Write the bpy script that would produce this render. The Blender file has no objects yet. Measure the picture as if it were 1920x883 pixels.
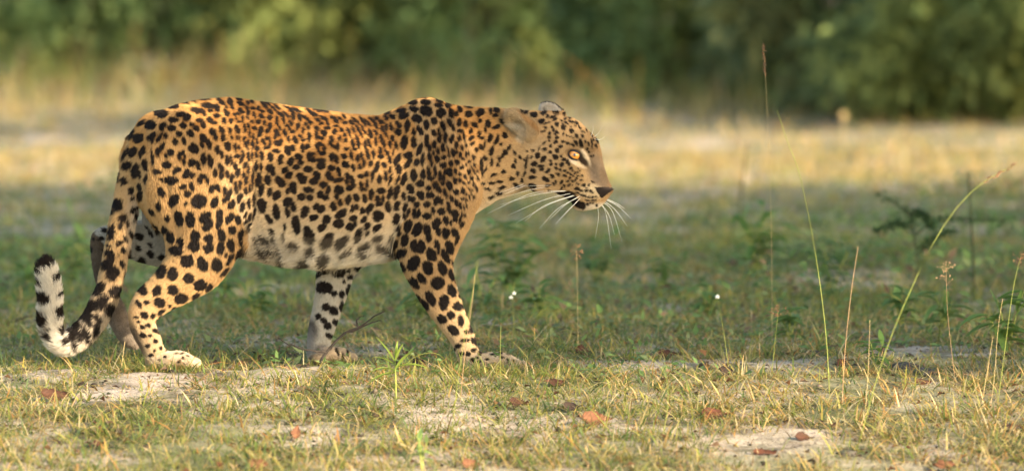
import bpy, bmesh, math, random
import numpy as np
from mathutils import Vector, Matrix

rng = np.random.default_rng(7)
random.seed(7)
R = math.radians
scene = bpy.context.scene
COL = scene.collection

# ------------------------------------------------------------------ camera
CAM_D, CAM_H, F_PX = 14.0, 1.2, 10640.0          # metres, metres, focal length in px of a 1920 px wide frame
PITCH = math.atan(CAM_H / 13.91) - math.atan((693 - 441.5) / F_PX)
cam_data = bpy.data.cameras.new('camera')
cam = bpy.data.objects.new('camera', cam_data)
COL.objects.link(cam)
cam.location = (0, -CAM_D, CAM_H)
cam.rotation_euler = (math.pi / 2 - PITCH, 0, 0)
cam_data.sensor_width = 36.0
cam_data.lens = 36.0 * F_PX / 1920
cam_data.clip_start = 0.5
cam_data.clip_end = 2000
cam_data.dof.use_dof = True
cam_data.dof.focus_distance = 13.75
cam_data.dof.aperture_fstop = (cam_data.lens / 1000) / 0.074
scene.camera = cam

# ------------------------------------------------------------------ light
SUN_EL, SUN_AZ = 24.0, -38.0                     # azimuth: degrees from +x towards +y (minus = towards the camera)
to_sun = Vector((math.cos(R(SUN_EL)) * math.cos(R(SUN_AZ)), math.cos(R(SUN_EL)) * math.sin(R(SUN_AZ)), math.sin(R(SUN_EL))))
world = bpy.data.worlds.new('World')
scene.world = world
world.use_nodes = True
wn = world.node_tree
wn.nodes.clear()
sky = wn.nodes.new('ShaderNodeTexSky')
sky.sky_type = 'NISHITA'
sky.sun_disc = False
sky.sun_elevation = R(SUN_EL)
sky.sun_rotation = math.pi / 2 - R(SUN_AZ)
sky.dust_density = 1.2
sky.air_density = 1.0
warm = wn.nodes.new('ShaderNodeMix'); warm.data_type = 'RGBA'; warm.blend_type = 'MULTIPLY'
warm.inputs['Factor'].default_value = 1.0
warm.inputs['B'].default_value = (1.0, 0.92, 0.78, 1)     # the camera's daylight-shade white balance
bg = wn.nodes.new('ShaderNodeBackground')
bg.inputs['Strength'].default_value = 0.15
wo = wn.nodes.new('ShaderNodeOutputWorld')
wn.links.new(sky.outputs[0], warm.inputs['A'])
wn.links.new(warm.outputs['Result'], bg.inputs['Color'])
wn.links.new(bg.outputs[0], wo.inputs['Surface'])

sun_data = bpy.data.lights.new('sun', 'SUN')
sun_data.energy = 3.6
sun_data.angle = R(0.6)
sun_data.color = (1.0, 0.85, 0.62)
sun = bpy.data.objects.new('sun', sun_data)
COL.objects.link(sun)
sun.rotation_euler = to_sun.to_track_quat('Z', 'Y').to_euler()
sun.location = (8, -8, 8)

vs = scene.view_settings
vs.view_transform = 'Standard'
vs.look = 'None'
vs.exposure = 2.15
vs.gamma = 1.0
scene.cycles.max_bounces = 6
scene.cycles.diffuse_bounces = 3
scene.cycles.glossy_bounces = 2
scene.cycles.transmission_bounces = 4
scene.cycles.transparent_max_bounces = 6
scene.cycles.use_denoising = True
try:
    scene.cycles_curves.shape = 'RIBBONS'
    scene.cycles_curves.subdivisions = 2
except Exception:
    pass

# ------------------------------------------------------------------ pixel <-> place
CP, SP = math.cos(PITCH), math.sin(PITCH)
def ray(px, py):
    a = (px - 960) / F_PX; b = (441.5 - py) / F_PX
    return np.array([a, CP + b * SP, -SP + b * CP])
def W(px, py, y=0.0):
    """the point of the upright plane at depth y that the photograph shows at (px, py)"""
    d = ray(px, py); t = (y + CAM_D) / d[1]
    return np.array([d[0] * t, y, CAM_H + d[2] * t])
def gz(x, y):
    """height of the ground: level where the leopard walks, falling gently towards the camera"""
    x = np.asarray(x, float); y = np.asarray(y, float)
    r = np.clip(-y - 0.15, 0, None)
    z = -0.10 * r * r / (r + 0.25)
    z = np.maximum(z, -0.9)
    near = np.exp(-((y - 0.0) / 1.2) ** 2)
    return z + (1 - 0.7 * near) * (0.020 * np.sin(1.7 * x + 0.6 * y + 1) * np.sin(1.1 * y - 0.4 * x) + 0.010 * np.sin(4.3 * x - 2.1 * y) * np.sin(3.7 * y + 1.3 * x + 2))
def G(px, py, dz=0.0):
    """the ground point seen at (px, py)"""
    d = ray(px, py); t0, t1 = 6.0, 80.0
    for _ in range(40):
        t = (t0 + t1) / 2
        z = float(gz(d[0] * t, -CAM_D + d[1] * t))
        if CAM_H + d[2] * t > z: t0 = t
        else: t1 = t
    return np.array([d[0] * t, -CAM_D + d[1] * t, z + dz])
def project(P):
    v = P - np.array([0, -CAM_D, CAM_H])
    fz = v[:, 1] * CP - v[:, 2] * SP
    up = v[:, 1] * SP + v[:, 2] * CP
    return 960 + F_PX * v[:, 0] / fz, 441.5 - F_PX * up / fz
M1 = 1.0 / 760                                    # one photograph pixel at the leopard, metres

# ------------------------------------------------------------------ noise
def _hash(ix, iy, iz, seed):
    h = (ix.astype(np.int64) * 374761393 + iy.astype(np.int64) * 668265263 + iz.astype(np.int64) * 2147483647 + seed * 974711) & 0xffffffff
    h = ((h ^ (h >> 13)) * 1274126177) & 0xffffffff
    return ((h ^ (h >> 16)) & 0xffffff) / float(0xffffff) * 2 - 1
def noise3(P, scale, seed=0):
    Q = np.asarray(P, float) * scale
    I = np.floor(Q).astype(np.int64); F = Q - I; F = F * F * (3 - 2 * F)
    r = 0
    for dx in (0, 1):
        for dy in (0, 1):
            for dz in (0, 1):
                w = (F[:, 0] if dx else 1 - F[:, 0]) * (F[:, 1] if dy else 1 - F[:, 1]) * (F[:, 2] if dz else 1 - F[:, 2])
                r = r + w * _hash(I[:, 0] + dx, I[:, 1] + dy, I[:, 2] + dz, seed)
    return r
def noise2(x, y, scale, seed=0):
    return noise3(np.stack([x, y, np.zeros_like(x)], 1), scale, seed)
def sstep(a, b, x):
    t = np.clip((x - a) / (b - a), 0, 1)
    return t * t * (3 - 2 * t)

# ------------------------------------------------------------------ object helpers
def tag(o, label=None, cat=None, group=None, kind=None):
    if label: o['label'] = label
    if cat: o['category'] = cat
    if group: o['group'] = group
    if kind: o['kind'] = kind
    return o
def link(name, data, parent=None):
    o = bpy.data.objects.new(name, data)
    COL.objects.link(o)
    if parent is not None: o.parent = parent
    return o
def np_mesh(name, V, faces, mats=(), smooth=False):
    """faces: list of (n,3) / (n,4) index arrays"""
    me = bpy.data.meshes.new(name)
    V = np.ascontiguousarray(V, np.float32)
    faces = [np.asarray(f, np.int32) for f in faces if len(f)]
    loops = np.concatenate([f.ravel() for f in faces])
    sizes = np.concatenate([np.full(len(f), f.shape[1], np.int32) for f in faces])
    me.vertices.add(len(V)); me.vertices.foreach_set('co', V.ravel())
    me.loops.add(len(loops)); me.loops.foreach_set('vertex_index', loops)
    me.polygons.add(len(sizes))
    me.polygons.foreach_set('loop_start', np.concatenate([[0], np.cumsum(sizes)[:-1]]).astype(np.int32))
    me.polygons.foreach_set('loop_total', sizes)
    me.update(calc_edges=True)
    if smooth: me.polygons.foreach_set('use_smooth', np.ones(len(sizes), bool))
    for m in mats: me.materials.append(m)
    return me
def set_color(me, C, name='col'):
    a = me.color_attributes.new(name, 'FLOAT_COLOR', 'POINT')
    C = np.asarray(C, np.float32)
    if C.shape[1] == 3: C = np.concatenate([C, np.ones((len(C), 1), np.float32)], 1)
    a.data.foreach_set('color', np.ascontiguousarray(C).ravel())

def tube(bm, pts, radii, sides=6, cap=True):
    rings = []
    pts = [Vector(p) for p in pts]
    for i, p in enumerate(pts):
        t = (pts[min(i + 1, len(pts) - 1)] - pts[max(i - 1, 0)]).normalized()
        ref = Vector((0, 0, 1)) if abs(t.z) < 0.9 else Vector((1, 0, 0))
        u = t.cross(ref).normalized(); v = t.cross(u)
        rings.append([bm.verts.new(p + radii[i] * (math.cos(a) * u + math.sin(a) * v)) for a in [2 * math.pi * k / sides for k in range(sides)]])
    for a, b in zip(rings, rings[1:]):
        for k in range(sides):
            f = bm.faces.new((a[k], a[(k + 1) % sides], b[(k + 1) % sides], b[k])); f.smooth = True
    if cap:
        bm.faces.new(rings[0][::-1]); bm.faces.new(rings[-1])
def bm_obj(name, bm, mat, parent=None, smooth=True):
    me = bpy.data.meshes.new(name)
    bmesh.ops.recalc_face_normals(bm, faces=bm.faces)
    for f in bm.faces: f.smooth = smooth
    bm.to_mesh(me); bm.free()
    me.materials.append(mat)
    return link(name, me, parent)
def catmull(P, n):
    """P (k, d) control rows -> n rows along a centripetal-ish Catmull-Rom curve, spaced by control index"""
    P = np.asarray(P, float); k = len(P)
    E = np.vstack([2 * P[0] - P[1], P, 2 * P[-1] - P[-2]])
    out = []
    for s in np.linspace(0, k - 1, n):
        i = min(int(s), k - 2); t = s - i
        p0, p1, p2, p3 = E[i], E[i + 1], E[i + 2], E[i + 3]
        out.append(0.5 * (2 * p1 + (p2 - p0) * t + (2 * p0 - 5 * p1 + 4 * p2 - p3) * t * t + (3 * p1 - p0 - 3 * p2 + p3) * t ** 3))
    return np.array(out)

# ------------------------------------------------------------------ materials
def mat_new(name):
    m = bpy.data.materials.new(name); m.use_nodes = True
    nt = m.node_tree
    b = nt.nodes['Principled BSDF']
    return m, nt, b
def mat_plain(name, col, rough=0.7, spec=0.3, vary=0.25, scale=60.0, bump=0.0):
    """a colour with fine grain and slow variation"""
    m, nt, b = mat_new(name)
    tc = nt.nodes.new('ShaderNodeTexCoord')
    n = nt.nodes.new('ShaderNodeTexNoise'); n.inputs['Scale'].default_value = scale; n.inputs['Detail'].default_value = 5
    nt.links.new(tc.outputs['Object'], n.inputs['Vector'])
    r = nt.nodes.new('ShaderNodeValToRGB')
    r.color_ramp.elements[0].position = 0.3; r.color_ramp.elements[1].position = 0.7
    r.color_ramp.elements[0].color = (*[c * (1 - vary) for c in col], 1)
    r.color_ramp.elements[1].color = (*[min(1, c * (1 + vary)) for c in col], 1)
    nt.links.new(n.outputs['Fac'], r.inputs[0]); nt.links.new(r.outputs[0], b.inputs['Base Color'])
    b.inputs['Roughness'].default_value = rough
    b.inputs['Specular IOR Level'].default_value = spec
    if bump:
        bp = nt.nodes.new('ShaderNodeBump'); bp.inputs['Strength'].default_value = bump; bp.inputs['Distance'].default_value = 0.002
        nt.links.new(n.outputs['Fac'], bp.inputs['Height']); nt.links.new(bp.outputs[0], b.inputs['Normal'])
    return m
def mat_leaf(name, attr='col', transl=0.4, rough=0.55, spec=0.25):
    """thin leaf: attribute colour, light shining through"""
    m, nt, b = mat_new(name)
    a = nt.nodes.new('ShaderNodeAttribute'); a.attribute_name = attr
    nt.links.new(a.outputs['Color'], b.inputs['Base Color'])
    b.inputs['Roughness'].default_value = rough
    b.inputs['Specular IOR Level'].default_value = spec
    t = nt.nodes.new('ShaderNodeBsdfTranslucent')
    nt.links.new(a.outputs['Color'], t.inputs['Color'])
    mx = nt.nodes.new('ShaderNodeMixShader'); mx.inputs[0].default_value = transl
    nt.links.new(b.outputs[0], mx.inputs[1]); nt.links.new(t.outputs[0], mx.inputs[2])
    nt.links.new(mx.outputs[0], nt.nodes['Material Output'].inputs['Surface'])
    return m
FUR = 330000
# ------------------------------------------------------------------ ground
def spaced(a, b, n0, core):
    """coordinates dense inside core, stretching out to a and b"""
    c = np.arange(core[0], core[1] + 1e-6, n0)
    l = core[0] - np.geomspace(n0, core[0] - a, 40); r = core[1] + np.geomspace(n0, b - core[1], 40)
    return np.concatenate([l[::-1], c, r])
ax_ = spaced(-400, 400, 0.05, (-3.2, 3.6)); ay_ = spaced(-40, 900, 0.05, (-2.6, 6.0))
GX, GY = np.meshgrid(ax_, ay_, indexing='ij')
gzv = gz(GX.ravel(), GY.ravel()) + 0.006 * noise2(GX.ravel(), GY.ravel(), 9, 51) + 0.004 * noise2(GX.ravel(), GY.ravel(), 23, 52)
gV = np.stack([GX.ravel(), GY.ravel(), gzv], 1)
nI, nJ = GX.shape
ii = (np.arange(nI - 1)[:, None] * nJ + np.arange(nJ - 1)[None, :]).ravel()
gQ = np.stack([ii, ii + nJ, ii + nJ + 1, ii + 1], 1)
m_ground, nt, b = mat_new('sandy_soil')
tc = nt.nodes.new('ShaderNodeTexCoord')
def tex_noise(scale, detail=6, rough=0.6, dist=0.0):
    n = nt.nodes.new('ShaderNodeTexNoise'); n.inputs['Scale'].default_value = scale; n.inputs['Detail'].default_value = detail
    n.inputs['Roughness'].default_value = rough; n.inputs['Distortion'].default_value = dist
    nt.links.new(tc.outputs['Object'], n.inputs['Vector']); return n
def ramp(src, stops):
    r = nt.nodes.new('ShaderNodeValToRGB'); e = r.color_ramp.elements
    e[0].position, e[0].color = stops[0][0], (*stops[0][1], 1); e[1].position, e[1].color = stops[-1][0], (*stops[-1][1], 1)
    for p, c in stops[1:-1]:
        q = e.new(p); q.color = (*c, 1)
    nt.links.new(src, r.inputs[0]); return r
def mixn(a, b_, f, mode='MIX'):
    m = nt.nodes.new('ShaderNodeMix'); m.data_type = 'RGBA'; m.blend_type = mode
    nt.links.new(a, m.inputs['A']); nt.links.new(b_, m.inputs['B'])
    if hasattr(f, 'is_linked') or not isinstance(f, float): nt.links.new(f, m.inputs['Factor'])
    else: m.inputs['Factor'].default_value = f
    return m.outputs['Result']
sand = ramp(tex_noise(14, 8, 0.65).outputs['Fac'], [(0.28, (0.20, 0.16, 0.125)), (0.48, (0.41, 0.335, 0.265)), (0.72, (0.54, 0.45, 0.36))])
soil = ramp(tex_noise(42, 6, 0.7).outputs['Fac'], [(0.3, (0.045, 0.036, 0.026)), (0.7, (0.14, 0.11, 0.075))])
patch = ramp(tex_noise(3.1, 7, 0.62, 0.4).outputs['Fac'], [(0.50, (0, 0, 0)), (0.60, (1, 1, 1))])
base1 = mixn(sand.outputs[0], soil.outputs[0], patch.outputs[0])
moss = ramp(tex_noise(30, 5, 0.7).outputs['Fac'], [(0.3, (0.075, 0.095, 0.035)), (0.7, (0.21, 0.20, 0.095))])
mpat = ramp(tex_noise(1.7, 6, 0.6, 0.3).outputs['Fac'], [(0.42, (0, 0, 0)), (0.56, (0.75, 0.75, 0.75))])
base2 = mixn(base1, moss.outputs[0], mpat.outputs[0])
speck = ramp(tex_noise(160, 3, 0.6).outputs['Fac'], [(0.36, (0.38, 0.34, 0.30)), (0.47, (1, 1, 1)), (0.68, (1.0, 1.0, 1.0))])
base3 = mixn(base2, speck.outputs[0], 1.0, 'MULTIPLY')
nt.links.new(base3, b.inputs['Base Color'])
b.inputs['Roughness'].default_value = 0.95; b.inputs['Specular IOR Level'].default_value = 0.1
bp = nt.nodes.new('ShaderNodeBump'); bp.inputs['Strength'].default_value = 0.9; bp.inputs['Distance'].default_value = 0.012
hn = tex_noise(38, 9, 0.7); nt.links.new(hn.outputs['Fac'], bp.inputs['Height']); nt.links.new(bp.outputs[0], b.inputs['Normal'])
ground = tag(link('ground', np_mesh('ground', gV, [gQ], [m_ground], smooth=True)), kind='structure')

# ------------------------------------------------------------------ leaf clouds, grass blades
m_leaf = mat_leaf('foliage', transl=0.5, spec=0.15)
m_blade = mat_leaf('grass_blade', transl=0.45, rough=0.6, spec=0.15)
def blades(base, head, length, width, lean, droop, cols, segs=3, tipcol=None):
    """curved tapering blades as one mesh: arrays per blade"""
    n = len(base); ts = np.linspace(0, 1, segs + 1)
    dirh = np.stack([np.cos(head), np.sin(head), np.zeros(n)], 1); side = np.stack([-np.sin(head), np.cos(head), np.zeros(n)], 1)
    tw = rng.uniform(-0.9, 0.9, n)
    side = side * np.cos(tw)[:, None] + np.array([0, 0, 1.0]) * (np.sin(tw) * 0.4)[:, None]
    V = []; C = []
    p = base.copy(); 
    for k, t in enumerate(ts):
        if k:
            ang = lean + droop * t
            p = p + (dirh * np.sin(ang)[:, None] + np.array([0, 0, 1.0]) * np.cos(ang)[:, None]) * (length / segs)[:, None]
        w = width * (1 - t) ** 0.7 * (1 if k else 0.8)
        cc = cols * (0.75 + 0.35 * t) if tipcol is None else cols * (1 - t) + tipcol * t
        if k < segs:
            V += [p - side * (w / 2)[:, None], p + side * (w / 2)[:, None]]; C += [cc, cc]
        else:
            V.append(p.copy()); C.append(cc)
    m = 2 * segs + 1
    V = np.stack(V, 1).reshape(-1, 3); C = np.stack(C, 1).reshape(-1, 3)
    o = (np.arange(n) * m)[:, None]
    quads = np.concatenate([o + np.array([[2 * k, 2 * k + 1, 2 * k + 3, 2 * k + 2]]) for k in range(segs - 1)])
    tris = o + np.array([[2 * segs - 2, 2 * segs - 1, 2 * segs]])
    return V, quads, tris, C
def blade_obj(name, parts, mat):
    off = 0; VV, QQ, TT_, CC = [], [], [], []
    for V, q, t, C in parts:
        VV.append(V); QQ.append(q + off); TT_.append(t + off); CC.append(C); off += len(V)
    me = np_mesh(name, np.concatenate(VV), [np.concatenate(QQ), np.concatenate(TT_)], [mat])
    set_color(me, np.concatenate(CC))
    return link(name, me)
def leaf_mesh(name, P, D, Nn, L, Wd_, C, mat, fold=0.25):
    """pointed leaves folded along the midrib: base points, directions, normals, lengths, widths, colours"""
    n = len(P)
    D = D / (np.linalg.norm(D, axis=1)[:, None] + 1e-9); S = np.cross(D, Nn); S /= np.linalg.norm(S, axis=1)[:, None] + 1e-9; U = np.cross(S, D)
    L = L[:, None]; w = Wd_[:, None] / 2
    V = np.stack([P, P + D * L * 0.38 + S * w + U * w * fold, P + D * L * 0.42, P + D * L * 0.38 - S * w + U * w * fold, P + D * L - U * L * 0.12], 1).reshape(-1, 3)
    o = (np.arange(n) * 5)[:, None]
    T3 = np.concatenate([o + np.array([[0, 2, 1]]), o + np.array([[0, 3, 2]]), o + np.array([[1, 2, 4]]), o + np.array([[2, 3, 4]])])
    me = np_mesh(name, V, [T3], [mat])
    set_color(me, np.repeat(C, 5, axis=0))
    return me
def unit(n):
    v = rng.normal(size=(n, 3)); return v / np.linalg.norm(v, axis=1)[:, None]

# ------------------------------------------------------------------ the undergrowth and trees behind
m_bark = mat_plain('bark', (0.085, 0.068, 0.05), 0.9, 0.1, 0.45, 25, 0.8)
def shrub(name, label, cat, x, y, w, h, d, n, leaf, col, group, spread=0.35, clumps=26, trunk=None, lift=0.0, vary=0.22):
    """one bush or small tree: stems, then leaf clumps spread through the crown's volume"""
    z0 = float(gz(x, y))
    root = link(name, None); root.location = (x, y, z0); root.empty_display_size = 0.3
    tag(root, label, cat, group)
    u = unit(clumps); rr = rng.random(clumps) ** 0.45
    cc = u * rr[:, None] * np.array([w / 2, d / 2, h / 2]) + np.array([0, 0, h / 2 + lift])
    cc[:, 2] = np.maximum(cc[:, 2], 0.06); cc[:, 2] *= np.where(rng.random(clumps) < 0.45, 0.45, 1.0) if trunk is None else 1.0
    cs = rng.uniform(0.6, 1.3, clumps) * spread * min(w, h) * 0.5
    k = rng.integers(0, clumps, n)
    P = cc[k] + rng.normal(size=(n, 3)) * (cs[k] * 0.55)[:, None]
    P[:, 2] = np.abs(P[:, 2]) + 0.01
    D = unit(n) * 0.8 + (P - np.array([0, 0, h * 0.4])) / max(w, h) + np.array([0, 0, -0.25])
    Nn = unit(n) * 0.6 + np.array([0, 0, 1.0])
    tone = (1 + vary * rng.normal(size=clumps))[k][:, None] * (1 + 0.2 * rng.normal(size=(n, 1)))
    hue = rng.random((clumps, 1))[k]
    C = np.clip(np.array(col) * tone * (1 + np.array([0.55, 0.12, -0.25]) * (hue - 0.4)), 0.008, 0.4)
    Lf = leaf * rng.uniform(0.7, 1.35, n)
    o = link('crown', leaf_mesh('crown', P, D, Nn, Lf, Lf * rng.uniform(0.38, 0.6, n), C, m_leaf), root)
    bm = bmesh.new()
    tr = trunk or 0.02
    stems = 1 if trunk and trunk > 0.05 else 5
    for i in range(stems):
        bx = rng.normal(size=2) * (0.06 if stems > 1 else 0)
        top = cc[rng.integers(0, clumps)] if stems > 1 else np.array([0.05 * w, 0, h * 0.75 + lift])
        C3 = catmull([(bx[0], bx[1], -0.05), (bx[0] + top[0] * 0.25, bx[1] + top[1] * 0.25, top[2] * 0.5), tuple(top)], 7)
        tube(bm, C3, [tr * (1 - 0.8 * j / 6) for j in range(7)], 7)
    for i in range(min(clumps, 12)):                                   # limbs out to the clumps
        a = np.array([0, 0, max(cc[i][2] * 0.45, 0.05)])
        C3 = catmull([a, (a + cc[i]) / 2 + np.array([0, 0, 0.05]), cc[i]], 6)
        tube(bm, C3, [max(tr * 0.45 * (1 - 0.8 * j / 5), 0.002) for j in range(6)], 5)
    bm_obj('trunk' if stems == 1 else 'stem', bm, m_bark, root)
    return root
def bgx(px, d): return (px - 960) * (CAM_D + d) / F_PX
GREEN, OLIVE, LIME, DARK = (0.160, 0.220, 0.080), (0.200, 0.225, 0.100), (0.185, 0.235, 0.078), (0.130, 0.178, 0.072)
UG = 'undergrowth along the forest edge'
bushes = [  # px, depth, w, h, d, leaves, leaf size, colour, label
 (1860, 14.2, 1.5, 1.3, 1.1, 6120, .085, GREEN, 'dense dark green bush at the right edge of the forest background'),
 (1690, 15.0, 1.3, 1.5, 1.1, 4420, .085, DARK, 'dark bush beside the dense one at the right of the background'),
 (1520, 15.5, 1.2, 1.5, 1.0, 4420, .085, OLIVE, 'olive green bush behind the tall lone grass stalk at right'),
 (1330, 17.0, 1.2, 1.5, 1.0, 4080, .10, LIME, 'bright yellow-green leafy bush behind and right of the leopard head'),
 (1185, 18.0, 1.0, 1.5, 0.9, 3230, .10, LIME, 'lime leafed bush above the leopard head in the background'),
 (1060, 20.0, 1.2, 1.7, 1.0, 3400, .09, OLIVE, 'greyish olive bush behind the leopard ears'),
 (900, 19.5, 1.3, 1.6, 1.0, 3740, .10, GREEN, 'mid green bush behind the leopard shoulders'),
 (720, 20.5, 1.2, 1.6, 1.0, 3400, .10, OLIVE, 'olive bush behind the middle of the leopard back'),
 (545, 20.0, 1.4, 1.7, 1.0, 4080, .11, LIME, 'light green bush behind the leopard loins'),
 (380, 21.0, 1.2, 1.7, 1.0, 3400, .10, GREEN, 'green bush behind the leopard rump'),
 (205, 20.5, 1.3, 1.7, 1.0, 3740, .10, OLIVE, 'olive green bush left of the leopard tail in the background'),
 (40, 20.0, 1.4, 1.7, 1.1, 3740, .10, GREEN, 'green bush at the left edge of the background'),
 (-200, 19.0, 2.0, 1.9, 1.4, 2550, .12, GREEN, 'green bush just beyond the left edge of the view'),
 (2130, 14.5, 2.0, 1.7, 1.4, 2550, .12, GREEN, 'green bush just beyond the right edge of the view'),
]
for px, d, w, h, dd, n, lf, col, lab in bushes:
    shrub('bush', lab, 'bush', bgx(px, d), d, w, h, dd, n, lf, col, UG)
trees = [  # the trees that stand behind the undergrowth
 (1695, 25, 3.6, 5.0, 3.0, 2600, .15, GREEN, 0.13, 'dark trunked tree behind the bushes at the right'),
 (1395, 27, 3.4, 5.0, 3.0, 2200, .15, OLIVE, 0.10, 'olive crowned tree behind the bushes right of centre'),
 (1030, 28, 3.4, 5.4, 3.0, 2200, .15, DARK, 0.10, 'shady tree behind the bushes above the leopard head'),
 (790, 27, 3.2, 5.0, 3.0, 2200, .15, GREEN, 0.09, 'pale trunked tree behind the bushes above the leopard back'),
 (460, 28, 3.4, 5.4, 3.0, 2200, .15, GREEN, 0.10, 'slim tree behind the bushes above the leopard hips'),
 (250, 26, 3.4, 5.0, 3.0, 2200, .15, DARK, 0.09, 'shady tree behind the bushes left of centre'),
 (-60, 27, 3.6, 5.0, 3.0, 2000, .15, OLIVE, 0.10, 'tree behind the bushes at the left edge'),
 (2050, 26, 3.6, 5.0, 3.0, 2000, .15, GREEN, 0.10, 'tree behind the bushes at the right edge'),
]
for px, d, w, h, dd, n, lf, col, tr, lab in trees:
    shrub('tree', lab, 'tree', bgx(px, d), d, w, h, dd, n, lf, col, 'trees behind the undergrowth', 0.5, 30, tr, 0.2)
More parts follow.
